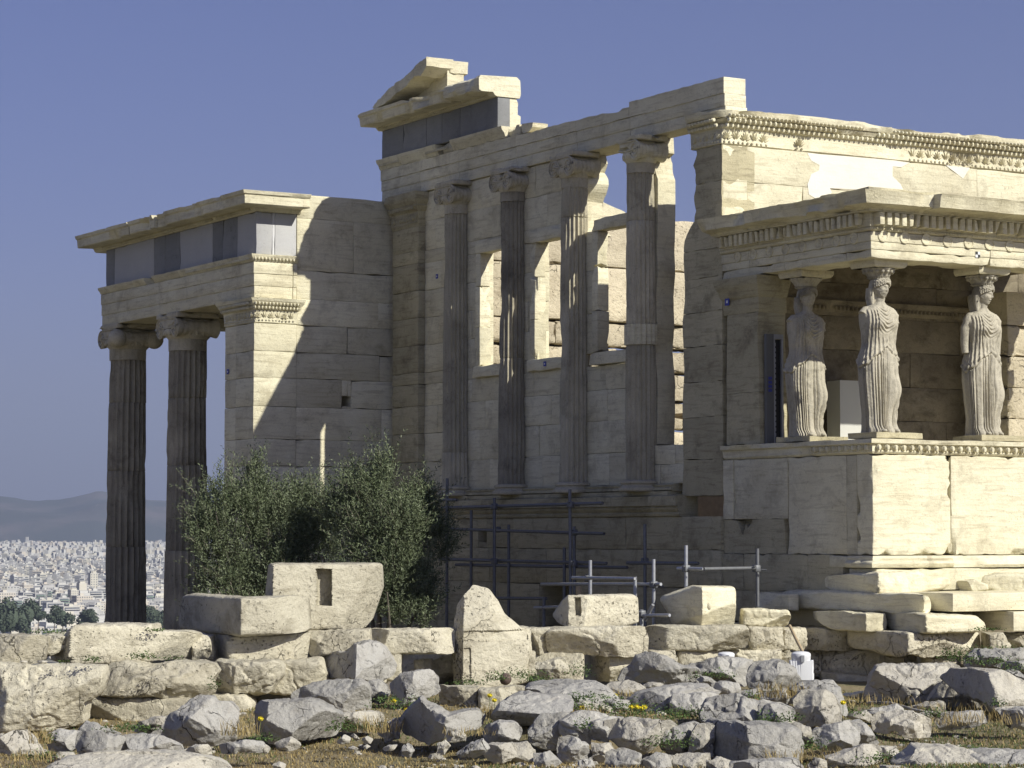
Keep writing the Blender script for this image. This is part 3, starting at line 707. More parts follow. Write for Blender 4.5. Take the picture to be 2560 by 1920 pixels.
# entablature
M = MB()
for a, b, o_ in ((4.285, 4.50, .0), (4.50, 4.72, .012), (4.72, 4.93, .024)):
    segs = [(10.6, 15.0), (15.0, 18.05)]
    for k, (y0, y1) in enumerate(segs): rough_box(M, np.array([NX-o_, y0-(o_ if k == 0 else 0)+.002, a]), np.array([-2.05, y1-.002+(o_ if k else 0), b]), .25, .0015, .003, .006, int(a*100)+k, (.05, -.1)[k])
    rough_box(M, np.array([-2.04, 10.6-o_, a]), np.array([-1.965, 10.9, b]), .25, .003, .01, .02, 3)
    rough_box(M, np.array([-2.04, 17.3, a]), np.array([8.0, 18.05+o_, b]), .8, .003, .01, .02, 3)
    rough_box(M, np.array([7.3, 11, a]), np.array([8.0, 17.29, b]), .8, .003, .01, .02, 3)
M.build('architrave', MR, npch, 30)
M = MB()
for pth, ch in (([(NX-.02, 18.07), (NX-.02, 15.62)], .06), ([(NX-.02, 15.2), (NX-.02, NY-.02), (-1.965, NY-.02)], .03)):
    sweep(M, pth, [(-.3, 4.935), (.0, 4.935), (.02, 4.95), (.04, 4.99), (.07, 5.02), (.08, 5.065), (-.3, 5.065)], .1, .005, ch, 21)
egg_row(M, (NX-.07, 13.6, 4.99), (NX-.07, 10.6, 4.99), (-1, 0, 0), .07, .06, .02, 2, .1); egg_row(M, (NX-.05, NY-.07, 4.99), (-1.97, NY-.07, 4.99), (0, -1, 0), .07, .06, .02, 3, 0)
M.build('architrave_moulding', MR, npch, 35)
fy = [17.97, 17.49, 15.42, 14.85, 14.12, 12.57, 12.1, 11.45, 10.62]; kinds = 'on' + 'oonoon'
kinds = ['o', 'n', 'o', 'o', 'n', 'o', 'o', 'n']
for k in range(8):
    mm_ = MB(); rough_box(mm_, np.array([NX+.04, fy[k+1]+.003, 5.07]), np.array([-2.45, fy[k]-.003, 5.84]), .25, .002, .006, .015, 600+k, rr.uniform(-.2, .2)); fo = mm_.build('frieze_slab', MA['grey_new'] if kinds[k] == 'n' else MA['dark_lime'], npch, 30)
    if kinds[k] == 'n': fo['label'] = 'smooth pale grey replacement frieze slab'
Mo, Mn = MB(), MB()
rough_box(Mo, np.array([-2.45, 10.622, 5.07]), np.array([-2.40, 11.0, 5.84]), .25, .002, .006, .01, 4, .9)
rough_box(Mn, np.array([-2.395, 10.620, 5.07]), np.array([-1.97, 11.0, 5.84]), .25, .002, .006, .01, 5, .2)
Mo.build('frieze_slab', MA['grey_new'], npch, 30); Mn.build('frieze_slab', MA['grey_new'], npch, 30)
M = MB(); rough_box(M, np.array([-2.44, 17.5, 5.07]), np.array([8, 17.97, 5.84]), 1.5); rough_box(M, np.array([-2.05, 11.4, 5.0]), np.array([7.9, 17.3, 5.3]), 1.5); M.build('ceiling', MO, npch, 30)
M = MB()
cp = [(-.35, 5.845), (.02, 5.845), (.05, 5.87), (.08, 5.92), (.10, 5.925), (.40, 5.915), (.42, 5.93), (.43, 6.08), (.46, 6.10), (.48, 6.16), (-.35, 6.18)]
sweep(M, [(NX+.04, 18.5), (NX+.04, 15.7)], cp, .07, .012, .12, 61, topnoise=.07, blocks=.8)
sweep(M, [(NX+.04, 15.66), (NX+.04, 14.4)], cp, .08, .02, .22, 62, topnoise=.05, blocks=.8)
sweep(M, [(NX+.04, 14.36), (NX+.04, NY+.02), (-1.9, NY+.02)], cp, .07, .008, .09, 67, topnoise=.06, blocks=1.1)
egg_row(M, (NX-.04, 18, 5.885), (NX-.04, 10.7, 5.885), (-1, 0, 0), .06, .06, .03, 8, .1)
M.build('cornice', MR, npch, 35)
M = MB(); rough_box(M, np.array([-2.2, 10.65, 6.18]), np.array([.3, 11.3, 6.22]), .3); rough_box(M, np.array([-2.05, 10.63, 5.85]), np.array([-1.75, 11.0, 6.17]), .1, .02, .03, .08, 3)
M.build('wall_top', MR, npch, 30)
for k, (cx, cy, dr) in enumerate(((-2.4, 17.64, (-1.9, -.25, 1.30, 2.69)), (-2.4, 14.55, (-2.0, -.31, 1.34, 2.65)), (.7, 17.64, (-.3, 1.3)), (3.8, 17.64, (-.3, 1.3)), (6.9, 17.64, (-.3, 1.3)))):
    M = MB(); fluted(M, cx, cy, -3.3, 3.56, .44, .372, 20, .12, .03, 700+k, dr, depth=.16)
    c = M.build('column', MA['shaft_old'], npch, 50)
    M = MB(); fluted(M, cx, cy, 3.56, 3.80, .375, .38, 24, .12, .01, 3, (), depth=0.0); M.build('necking', MA['shaft'], c, 50)
    M = MB(); capital(M, cx, cy, 3.78, 4.285, .385, 1.10, 710+k, 'x', .2)
    if k == 0:
        for s in (-1, 1):
            q = Vector((cx+.42, cy-.42, 4.0)); ellipsoid(M, (cx+.40*s, cy-.42, 3.98), (.19, .2, .19), 14, 9)
    M.build('capital', MA['shaft'], c, 40)
# ------------------------------------------------------------------ porch of the maidens
pc = thing('maiden_porch', 'sunlit marble porch at the right corner whose roof is carried by standing female statues', 'porch', (0, -3.54, -1.3))
PYF = -3.54; PXE = 5.9
rr = random.Random(19)
def z4(x, y): return (1760+x/2.765)/SD, (1080+y/2.765)/SD
# parapet slabs
M = MB()
for k, (a, b) in enumerate(((0.0, 1.385), (1.388, 2.95), (2.96, 4.3), (4.31, 5.9))): rough_box(M, np.array([a, PYF+rr.uniform(-.004, .004), -.265]), np.array([b-.004, PYF+.35, 1.12]), .08, .005, .012, .05, 800+k, rr.uniform(-.15, .15))
wj = [-3.19, -2.957, -1.587, -.27]
rough_box(M, np.array([-.004, -3.188, -.265]), np.array([.35, -2.96, 1.12]), .15, .003, .006, .008, 811, -.2)
rough_box(M, np.array([.003, -2.954, -.265]), np.array([.35, -1.59, 1.12]), .12, .004, .008, .018, 812, .15)
rough_box(M, np.array([.01, -1.584, .24]), np.array([.35, -.27, 1.12]), .15, .004, .008, .015, 813, -.1)
rough_box(M, np.array([-.012, -.266, .24]), np.array([.35, -.01, 1.12]), .15, .004, .008, .01, 814, .1)
M.build('parapet', MR, pc, 30)
# lower west side under the parapet
M = MB()
block_wall(M, 'x', -.03, .5, [-2.4, -1.8, -1.28, -.80, -.268], -2.9, -.01, 91, 1.6, .008, res=.15, chip=.03, amp=.006)
slab(M, [(-1.56, -.262), (-.9, -.262), (-.62, .1), (-.75, .235), (-1.5, .235)], 'x', .0, .3, .015, .07, 5)
slab(M, [(-.88, -.262), (-.02, -.262), (-.02, .235), (-.35, .22), (-.5, .0), (-.58, .18)], 'x', .0, .3, .02, .07, 6)
rough_box(M, np.array([.15, -1.58, -.26]), np.array([.35, -.02, .24]), .2, tone=-.6)
M.build('lower_side_wall', MO, pc, 30)
# parapet crown
M = MB()
sweep(M, [(0, -.02), (0, PYF), (PXE, PYF)], [(-.35, 1.125), (.0, 1.125), (.02, 1.14), (.035, 1.16), (.03, 1.17), (.04, 1.25), (.075, 1.262), (.085, 1.27), (.085, 1.335), (-.35, 1.345)], .1, .004, .045, 44, topnoise=.02)
egg_row(M, (0.0, PYF-.045, 1.212), (PXE, PYF-.045, 1.212), (0, -1, 0), .145, .092, .045, 3, 0, wfac=.3)
egg_row(M, (-.045, PYF, 1.212), (-.045, -2.2, 1.212), (-1, 0, 0), .145, .092, .04, 3, .15, wfac=.3)
M.build('parapet_moulding', MR, pc, 40)
M = MB(); rough_box(M, np.array([.3, -3.2, .9]), np.array([PXE-.1, -.01, 1.33]), .6); M.build('porch_floor', MR, pc, 30)
# base mouldings and steps
M = MB()
sweep(M, [(.0, -3.05), (.0, PYF), (1.38, PYF)], [(-.3, -.44), (.09, -.44), (.11, -.42), (.12, -.38), (.09, -.345), (.06, -.34), (.07, -.31), (.05, -.275), (-.3, -.27)], .07, .012, .05, 47)
sweep(M, [(1.39, PYF), (PXE, PYF)], [(-.3, -.44), (.09, -.44), (.12, -.40), (.11, -.35), (.07, -.31), (.05, -.275), (-.3, -.27)], .07, .02, .09, 48)
rough_box(M, np.array([-.03, -3.5, -.44]), np.array([.3, -2.6, -.28]), .1, tone=-.2)
M.build('base_moulding', MR, pc, 40)
M = MB(); rough_box(M, np.array([.0, -3.6, -.755]), np.array([5.9, -3.0, -.45]), .2, .01, .02, .03, 34, -.2); rough_box(M, np.array([-.02, -2.85, -1.01]), np.array([.4, -2.0, -.80]), .12, .01, .03, .03, 43, -.3)
rough_box(M, np.array([.0, -4.1, -1.28]), np.array([1.3, -2.6, -1.02]), .3, .01, .03, .03, 47, -.4)
M.build('step_core', MR, pc, 40)
M = MB(); rough_box(M, np.array([.33, -4.80, -1.01]), np.array([5.9, -3.6, -.765]), .3, .002, .008, .01, 42, .25); M.build('step_block', MR, pc, 40)
M = MB(); rough_box(M, np.array([1.30, -4.9, -1.28]), np.array([5.9, -4.0, -1.02]), .3, .003, .008, .015, 45, .2); M.build('step_block', MR, pc, 40)
STEPS = [('1798,1247 1850,1240 1886,1236 1985,1234 2010,1250 2056,1242 2063,1262 2050,1272 1990,1281 1886,1282 1800,1282', -3.82, 1886, .5), ('2064,1256 2096,1252 2128,1262 2130,1274 2100,1280 2070,1276', -3.80, None, .3), ('2098,1262 2112,1244 2140,1238 2280,1238 2290,1282 2140,1282', -3.80, None, .4),
         ('1728,1284 1800,1281 1985,1281 2000,1288 2006,1306 2004,1326 1980,1327 1740,1323', -4.86, 1986, .7), ('1776,1323 1910,1322 1916,1345 1910,1366 1800,1362 1780,1345', -4.1, 1862, .4), ('1922,1326 1990,1324 2110,1329 2132,1345 2136,1365 2000,1367 1935,1362', -4.9, 1987, .5)]
# corner pilaster of the porch on the west side
M = MB()
for k, (a, b) in enumerate(((1.345, 2.1), (2.1, 3.28))): slab(M, [(-.93, a+.003), (-.10, a+.003), (-.10-(.03 if k else 0), b), (-.90, b), (-.88 if k else -.93, b-.3)], 'x', .0, .5, .02, .08, 60+k)
sweep(M, [(.5, -.0), (-.0, -.02), (-.0, -.92), (.5, -.92)], [(-.3, 3.28), (.0, 3.28), (.01, 3.30), (.01, 3.50), (.03, 3.52), (.05, 3.56), (.06, 3.62), (.09, 3.66), (.12, 3.73), (.12, 3.815), (-.3, 3.82)], .1, .004, .03, 61)
M.build('pilaster', MO, pc, 35)
M = MB()
for k in range(4): rough_box(M, np.array([4.88, -.82, 1.345+k*.49]), np.array([5.55, -.0, 1.83+k*.49]), .12, .012, .02, .08, 70+k, rr.uniform(-.2, .3))
sweep(M, [(4.88, -.01), (4.88, -.82), (5.55, -.82)], [(-.3, 3.31), (.0, 3.31), (.01, 3.5), (.05, 3.56), (.06, 3.62), (.12, 3.73), (.12, 3.815), (-.3, 3.82)], .1, .004, .03, 61)
M.build('pilaster', MA['rubble'], pc, 35)
# entablature
def ring(M, a, b, o_, seed, ch=.03, am=.004, d=.55):
    for k, (x0, x1) in enumerate(((-o_, 2.14), (2.145, 4.1), (4.105, PXE))): rough_box(M, np.array([x0, PYF-o_, a]), np.array([x1, PYF+d, b]), .14, am, .008, ch, seed+k, rr.uniform(-.12, .12))
    for k, (y0, y1) in enumerate(((PYF+d+.002, -1.55), (-1.545, -.7), (-.695, -.01))): rough_box(M, np.array([-o_, y0, a]), np.array([d, y1, b]), .14, am, .008, ch, seed+10+k, rr.uniform(-.15, .15))
M = MB(); ring(M, 3.83, 3.95, .0, 900, .02, .004); ring(M, 3.9505, 4.06, .012, 930, .004, .0015); ring(M, 4.0605, 4.195, .024, 960, .004, .0015)
M.build('architrave', MR, pc, 30)
for i in range(15):
    M = MB()
    x = .19+.385*i; n = 20
    V = [(x+.088*math.cos(2*math.pi*k/n)*s, PYF-.024-o_, 4.135+.06*math.sin(2*math.pi*k/n)*s*1.3) for s, o_ in ((1.05, -.004), (1.0, .014), (.8, .016), (.75, .006), (.2, .006), (.15, .012)) for k in range(n)]
    F = [(j*n+k, j*n+(k+1) % n, (j+1)*n+(k+1) % n, (j+1)*n+k) for j in range(5) for k in range(n)]+[tuple(range(5*n, 6*n))]
    M.add(V, [tuple(reversed(f)) for f in F]); M.build('roundel', MR, pc, 40)
for i in range(8):
    M = MB()
    y = -.43-.395*i; n = 20
    V = [(-.024-o_, y+.088*math.cos(2*math.pi*k/n)*s, 4.13+.06*math.sin(2*math.pi*k/n)*s*1.3) for s, o_ in ((1.05, -.004), (1.0, .014), (.8, .016), (.75, .006), (.2, .006), (.15, .012)) for k in range(n)]
    M.add(V, [(j*n+k, j*n+(k+1) % n, (j+1)*n+(k+1) % n, (j+1)*n+k) for j in range(5) for k in range(n)]+[tuple(range(5*n, 6*n))]); M.build('roundel', MR, pc, 40)
M = MB()
sweep(M, [(-.02, -.02), (-.02, PYF-.02), (PXE, PYF-.02)], [(-.4, 4.20), (.0, 4.20), (.03, 4.215), (.04, 4.24), (.03, 4.26), (.05, 4.262), (.05, 4.45), (.16, 4.452), (.17, 4.47), (-.4, 4.47)], .12, .003, .03, 71)
egg_row(M, (.0, PYF-.055, 4.235), (PXE, PYF-.055, 4.235), (0, -1, 0), .05, .035, .015, 4, .0)
x = .0
while x < PXE:
    rough_box(M, np.array([x-.005, PYF-.21, 4.272]), np.array([x+.078, PYF-.06, 4.445]), .2, .002, .008, .03, rr.randrange(999), rr.uniform(-.1, .1)); x += .13
y = PYF+.08
while y < -.1:
    rough_box(M, np.array([-.17, y, 4.272]), np.array([-.06, y+.078, 4.445]), .2, .002, .008, .03, rr.randrange(999), rr.uniform(-.1, .1)); y += .13
M.build('dentils', MR, pc, 35)
M = MB()
sweep(M, [(-.02, .02), (-.02, -1.7), (-.02, PYF-.02), (.75, PYF-.02)], [(-.6, 4.472), (.18, 4.472), (.21, 4.50), (.34, 4.51), (.40, 4.53), (.42, 4.64), (.44, 4.70), (-.6, 4.73)], .07, .02, .13, 77, topnoise=.07)
sweep(M, [(.752, PYF-.02), (3.1, PYF-.02), (PXE, PYF-.02)], [(-.6, 4.472), (.18, 4.472), (.21, 4.50), (.50, 4.505), (.56, 4.515), (.57, 4.66), (.60, 4.70), (-.6, 4.74)], .08, .008, .05, 79, topnoise=.04)
sweep(M, [(-.02+.1, .0), (.08, PYF+.1), (PXE, PYF+.1)], [(-.5, 4.735), (.15, 4.735), (.18, 4.80), (-.5, 4.81)], .1, .02, .08, 78, topnoise=.05)
M.build('cornice', MR, pc, 35)
M = MB(); rough_box(M, np.array([.2, PYF+.5, 4.2]), np.array([PXE-.2, .0, 4.74]), .5, .01); M.build('roof_slabs', MA['stain_shade'], pc, 30)
# things standing in the porch
FR = [PY(*((1900+x/3.3515)/SD, (640+800/3.3515)/SD), -1.02)[0] for x in (55, 115, 122, 180, 195)]; FD = -1.02
t = thing('metal_door_frame', 'tall grey metal frame with a slotted post, behind the shaded left statue', 'frame', (FR[0], -1.0, 1.345))
def zs(x, y): return (1900+x/3.3515)/SD, (640+y/3.3515)/SD
M = MB(); box(M, (FR[0], FD, 1.346), (FR[1], FD+.06, 2.95)); M.build('panel', MA['grey_paint'], t)
M = MB(); box(M, (FR[1]+.002, FD, 1.346), (FR[2]+.01, FD+.06, 2.95)); box(M, (FR[3], FD, 1.346), (FR[4], FD+.06, 2.95)); box(M, (FR[2]+.011, FD, 2.88), (FR[3]-.001, FD+.06, 2.95)); M.build('frame', MA['frame_m'], t)
M = MB(); box(M, (FR[2]+.012, FD+.03, 1.36), (FR[3]-.002, FD+.055, 2.87)); M.build('slotted_post', MA['black'], t)
M = MB()
for k in range(18): box(M, (FR[2]+.02, FD+.018, 1.45+k*.078), (FR[2]+.035, FD+.028, 1.50+k*.078))
M.build('slots', MA['frame_m'], t)
M = MB()
for k in range(4): box(M, (FR[0]+.03, FD-.008, 2.10+k*.06), (FR[0]+.09, FD-.002, 2.14+k*.06))
M.build('blue_mark', MA['blue'], t)
t = thing('metal_door_frame', 'dark opening in a pale metal frame behind the right statue', 'frame', (4.2, -.6, 1.345))
p0 = PY(*zs(1995, 770), -.6); p1 = PY(*zs(2065, 790), -.6)
M = MB(); box(M, (p0[0]-.3, -.6, p1[2]-.04), (p1[0], -.54, p1[2]+.02)); box(M, (p1[0]-.05, -.6, 1.346), (p1[0], -.54, p1[2])); M.build('frame', MA['frame_m'], t)
M = MB(); box(M, (p0[0]-.3, -.56, 1.346), (p1[0]-.05, -.54, p1[2]-.05)); M.build('panel', MA['black'], t)
t = thing('white_cabinet', 'plain pale box between the left and corner statues, its foot in the sun', 'box', (1.6, -.4, 1.345))
a = PY(*zs(560, 1040), -.2); b_ = PY(*zs(670, 1040), -.58); c_ = PY(*zs(900, 1045), -.58)
M = MB(); V = [(a[0], a[1], 1.346), (b_[0], b_[1], 1.346), (c_[0], c_[1], 1.346), (c_[0]+.0, -.1, 1.346)]; V += [(x, y, b_[2]) for x, y, z in V]
M.add(V, [(3, 2, 1, 0), (4, 5, 6, 7), (0, 1, 5, 4), (1, 2, 6, 5), (2, 3, 7, 6), (3, 0, 4, 7)]); o = M.build('body', MA['panel'], t)
# survey targets
def target(P, ax, s, lab, black=False):
    t = thing('survey_target', lab, 'survey marker', tuple(P)); M = MB(); e = .004; h = s/2
    def q(hw, d, m_):
        M_ = MB()
        if ax == 'x': box(M_, (P[0]-d, P[1]-hw, P[2]-hw), (P[0]+.001, P[1]+hw, P[2]+hw))
        else: box(M_, (P[0]-hw, P[1]-d, P[2]-hw), (P[0]+hw, P[1]+.001, P[2]+hw))
        return M_.build(m_[0], MA[m_[1]], t)
    if black:
        q(h, .004, ('plate', 'white')); M_ = MB()
        box(M_, (P[0]-h, P[1]-.006, P[2]), (P[0], P[1]-.004, P[2]+h)); box(M_, (P[0], P[1]-.006, P[2]-h), (P[0]+h, P[1]-.004, P[2])); M_.build('checks', MA['black'], t)
    else: q(h, .005, ('plate', 'blue')); q(h*.35, .008, ('dot', 'white'))
G_T = 'small square survey markers on the stonework'
target(PX(1571, 652, -.03), 'x', .11, 'small blue square marker with white dot on the shaded pilaster capital beside the statues')
target(PX(944, 597, .05), 'x', .08, 'small blue square marker high on the wall left of the first engaged column')
target(PX(492, 803, NX-.002), 'x', .09, 'small blue square marker with a white dot on the north porch pillar')
target(PX(1177, 786, -.05), 'x', .08, 'small blue square marker with a white dot on the window sill')
p = PY(2112, 550, PYF-.01); target((p[0], p[1], p[2]), 'y', .085, 'small black and white chequered marker on the porch beam', True)
for o in scene.collection.objects:
    if o.get('category') == 'survey marker': o['group'] = G_T
# ------------------------------------------------------------------ statues
def sstep(a, b, x): t = np.clip((x-a)/(b-a), 0, 1); return t*t*(3-2*t)
def statue_body(seed=0, arm=True, weather=.004):
    """height 1.78 from the foot to the base of the neck, facing -Y; weight on its right leg (towards -X)"""
    M = MB(); nz, na = 270, 240; H = 1.86
    Z = np.linspace(0, H, nz); A = np.arange(na)/na*2*math.pi-math.pi/2     # angle 0 index = front (-Y)
    kz = [0, .04, .25, .55, .80, .98, 1.12, 1.26, 1.42, 1.56, 1.67, 1.745, 1.79, 1.825, 1.86]
    krx = [.250, .242, .238, .262, .272, .275, .262, .235, .240, .262, .275, .255, .19, .10, .08]
    kry = [.20, .19, .175, .185, .195, .20, .19, .17, .175, .19, .175, .15, .12, .09, .078]
    kcx = [.0, .0, .0, -.01, -.02, -.02, -.01, .0, .0, .0, .0, .0, .0, .0, .0]
    rx = np.interp(Z, kz, krx); ry = np.interp(Z, kz, kry); cx = np.interp(Z, kz, kcx)
    for _ in range(6):
        rx[1:-1] = (rx[:-2]+2*rx[1:-1]+rx[2:])/4; ry[1:-1] = (ry[:-2]+2*ry[1:-1]+ry[2:])/4
    Zg, Ag = np.meshgrid(Z, A); RX = np.tile(rx, (na, 1)); RY = np.tile(ry, (na, 1)); CX = np.tile(cx, (na, 1))
    ca, sa = np.cos(Ag), np.sin(Ag)
    sq = 2.6; den = (np.abs(ca)**sq+np.abs(sa)**sq)**(1/sq)
    X = CX+RX*ca/den; Y = RY*sa/den
    d = np.zeros_like(X); fr = -sa                                     # front factor
    # skirt folds below the overfold
    hem = 1.20-.27*(np.abs(ca))**1.4+.016*np.sin(Ag*9+seed)
    skirt = 1-sstep(hem-.01, hem+.005, Zg)
    legx = X
    relaxed = np.exp(-((X-.135)/.095)**2)*np.clip(fr, 0, 1)             # left thigh pressing through the cloth
    wob = .12*np.sin(Zg*4+seed)+.35*vnoise(np.stack([(X*6).ravel(), (Zg*1.5).ravel(), np.full(X.size, seed+.3)], 1), 3).reshape(X.shape)
    u = np.where(np.abs(sa) > .3, X/.019, Ag*9.5)
    Aw = Ag+.10*np.sin(Ag*5+seed)+.05*np.sin(Ag*11+seed*2)
    fold = np.abs(np.sin(Aw*17.5+wob*1.8))**.8
    fold = (1-fold)
    fd = (.040+.016*np.sin(Aw*7+seed))*(1-.88*relaxed*sstep(.15, .5, Zg))*(.55+.45*sstep(.0, .5, 1.0-Zg))
    d += skirt*(-fd*fold)
    d += skirt*relaxed*(.075*np.exp(-((Zg-.60)/.20)**2)+.02*sstep(.1, .5, Zg))
    # curved folds hanging from the relaxed knee
    sw = np.exp(-((X-.19)/.07)**2)*np.clip(fr+.3, 0, 1)*np.exp(-((Zg-.3)/.22)**2)
    d += skirt*sw*.012*np.sin((Zg*30-X*60))
    # overfold: hem lip, pouch, vertical pleats below the chest
    over = (1-skirt)
    d += over*.018*np.exp(-((Zg-hem-.02)/.035)**2)*(1.2+.5*np.sin(Ag*20+seed))
    d += -.018*np.exp(-((Zg-hem+.012)/.014)**2)
    apo = sstep(.9, 1.0, Zg)*(1-sstep(1.30, 1.42, Zg))
    d += over*apo*.020*np.abs(np.sin(Ag*13+.8*np.sin(Zg*6)))*-1
    d += over*.010*np.exp(-((Zg-hem-.10)/.03)**2)
    # breasts and catenary neckline folds
    for s in (-1, 1): d += .048*np.exp(-((X-s*.095)/.07)**2-((Zg-1.54)/.08)**2)*(fr > .1)
    cat_ = Zg-1.30-3.2*np.abs(X)**1.6
    ch = sstep(1.38, 1.48, Zg)*(1-sstep(1.76, 1.80, Zg))*np.clip(fr, 0, 1)*np.exp(-(X/.12)**2)
    d += ch*.013*np.sin(cat_*105)
    side = sstep(1.2, 1.35, Zg)*(1-sstep(1.70, 1.76, Zg))*np.clip(fr, 0, 1)*(np.abs(X) > .12)
    d += side*.012*np.sin(X*170+Zg*6)
    X = X+d*ca; Y = Y+d*sa
    Y = Y-.05*np.exp(-((Zg-.02)/.06)**2)*(fr > .4)                      # toes under the hem
    P = np.stack([X.ravel(), Y.ravel(), Zg.ravel()], 1)
    nn_ = fbm(P*14+seed*3, 4, 3)*weather+fbm(P*4+seed, 9, 3)*weather
    P[:, 0] += nn_*ca.ravel(); P[:, 1] += nn_*sa.ravel()
    F = gridq(na, nz, True); F += [tuple(reversed(range(0, na*nz, nz))), tuple(range(nz-1, na*nz, nz))]
    M.add(P, F)
    # shoulders, upper arms broken off above the wrist
    for s in (-1, 1):
        L = 1.0 if arm else (.35 if s < 0 else .6)
        pts = [(s*.10, .0, 1.735), (s*.20, .0, 1.72), (s*.255, .0, 1.665), (s*.278, .01, 1.57), (s*.285, .02, 1.45), (s*.285, .03, 1.32), (s*.28, .02, 1.20)]
        rs = [.07, .078, .075, .066, .060, .054, .046]
        k = max(3, int(round(len(pts)*L))); tube(M, pts[:k], rs[:k], 18)
    for s in (-.1, .11):
        ellipsoid(M, (s, -.215, .025), (.04, .07, .028), 10, 6)
    return M
def statue_head(M, c, turn=0.0, worn=0.0, seed=0):
    """skull with brow, nose, eyes, lips and chin, on a neck; c = base of the neck"""
    cs, sn = math.cos(turn), math.sin(turn)
    def T(p): p = np.atleast_2d(np.array(p, float)); return np.stack([p[:, 0]*cs-p[:, 1]*sn, p[:, 0]*sn+p[:, 1]*cs, p[:, 2]], 1)+np.array(c)
    nu, nv = 96, 72; U, Vv = np.meshgrid(np.arange(nu)/nu*2*math.pi-math.pi/2, np.linspace(-math.pi/2, math.pi/2, nv), indexing='ij')
    cu, su, cv, sv = np.cos(U), np.sin(U), np.cos(Vv), np.sin(Vv)
    fr = np.clip(-su*cv, 0, 1)
    x = .082*cu*cv; y = .100*su*cv; z = .125*sv
    z = z+.0
    low = np.clip(-sv, 0, 1); x = x*(1-.30*low**1.5); y = np.where(su < 0, y*(1-.08*low), y*(1-.35*low))
    amp = 1-worn
    def bump(dx, dz, sx, sz, a): return a*np.exp(-((x-dx)/sx)**2-((z-dz)/sz)**2)*(fr > .25)
    d = bump(0, -.008, .010, .030, .017)+bump(0, -.028, .014, .011, .013)          # nose
    d += bump(0, .022, .05, .010, .008)                                             # brow
    for s in (-1, 1): d += bump(s*.031, .004, .016, .010, -.016)+bump(s*.031, .004, .011, .006, .010)+bump(s*.036, -.03, .02, .02, .006)
    d += bump(0, -.058, .022, .006, .009)+bump(0, -.072, .018, .006, .009)-bump(0, -.065, .022, .0035, .010)*1.0+bump(0, -.098, .022, .016, .012)
    y = y-d*amp
    P = np.stack([x.ravel(), y.ravel(), z.ravel()+.215], 1); P += (fbm(P*40+seed, 3, 2)*.0016*(1+3*worn))[:, None]
    M.add(T(P), gridq(nu, nv, True))
    tube(M, [T(p)[0] for p in ((0, .01, -.06), (0, .01, .0), (0, .005, .08), (0, .0, .15))], [.085, .058, .050, .050], 24)
    for s in (-1, 1): ellipsoid(M, T((s*.083, .01, .21))[0], (.012, .02, .032), 10, 6)
def statue_hair(c, turn=0.0, seed=0):
    M = MB(); rr = random.Random(seed); cs, sn = math.cos(turn), math.sin(turn)
    def T(x, y, z): return np.array([x*cs-y*sn, x*sn+y*cs, z])+np.array(c)
    nu, nv = 60, 24; V = []; F = []
    for i in range(nu):
        a = 2*math.pi*i/nu
        for j in range(nv):
            b = math.pi/2*j/(nv-1)*1.0; fy = -math.sin(a)
            zlo = .235+.02*max(0, -math.sin(a-math.pi))
            r_ = .106+.004*math.sin(a*17+j)
            cut = .272 if math.sin(a) < -.35 else (.235 if math.sin(a) < -.05 else .13)
            z = cut+(.345-cut)*math.sin(b*.98); k = math.cos(b)**.5
            V.append(T(r_*math.cos(a)*k*.98, (.118+.004*math.sin(a*19+j*.8))*math.sin(a)*k, z))
    V = np.array(V); V += (fbm(V*60, 3, 3)*.008)[:, None]
    M.add(V, gridq(nu, nv, True))
    # wavy locks round the brow
    for i in range(15):
        a = math.pi*1.5+(i-7)*.19; 
        for q in range(3): ellipsoid(M, T(.094*math.cos(a), .108*math.sin(a), .280-abs(i-7)*.0075+q*.016+rr.uniform(-.003, .003)), (.016, .016, .012), 7, 5)
    # thick hair mass behind the neck and the long plaits
    tube(M, [T(0, .06, .22), T(0, .065, .12), T(0, .06, .03), T(0, .07, -.08), T(0, .08, -.26)], [.085, .088, .075, .06, .03], 16)
    for s in (-1, 1):
        for k in range(1):
            pts = [T(s*.085, .03, .215), T(s*(.078+.012*k), .035-.03*k, .12), T(s*.066, .02, .0)]
            tube(M, pts, [.034, .034, .012], 10)
    return M
def kalathos(c, damaged=False):
    M = MB(); n = 72; x, y, z = c
    prof = [(.088, .0), (.098, .01), (.104, .03), (.098, .045), (.108, .05), (.112, .062), (.12, .10), (.150, .165), (.168, .19), (.165, .205), (.13, .215)]
    V = []
    for i in range(n):
        a = 2*math.pi*i/n
        for p, q in prof:
            k = 1+(.05*math.cos(a*16) if .09 < q < .2 else .0); V.append((x+p*k*math.cos(a), y+p*k*math.sin(a), z+q))
    M.add(V, gridq(n, len(prof), True))
    if not damaged:
        for i in range(16):
            a = 2*math.pi*i/16; ellipsoid(M, (x+.142*math.cos(a), y+.142*math.sin(a), z+.15), (.022, .022, .042), 7, 5)
    for i in range(30):
        a = 2*math.pi*i/30; ellipsoid(M, (x+.108*math.cos(a), y+.108*math.sin(a), z+.035), (.01, .01, .01), 5, 4)
    return M
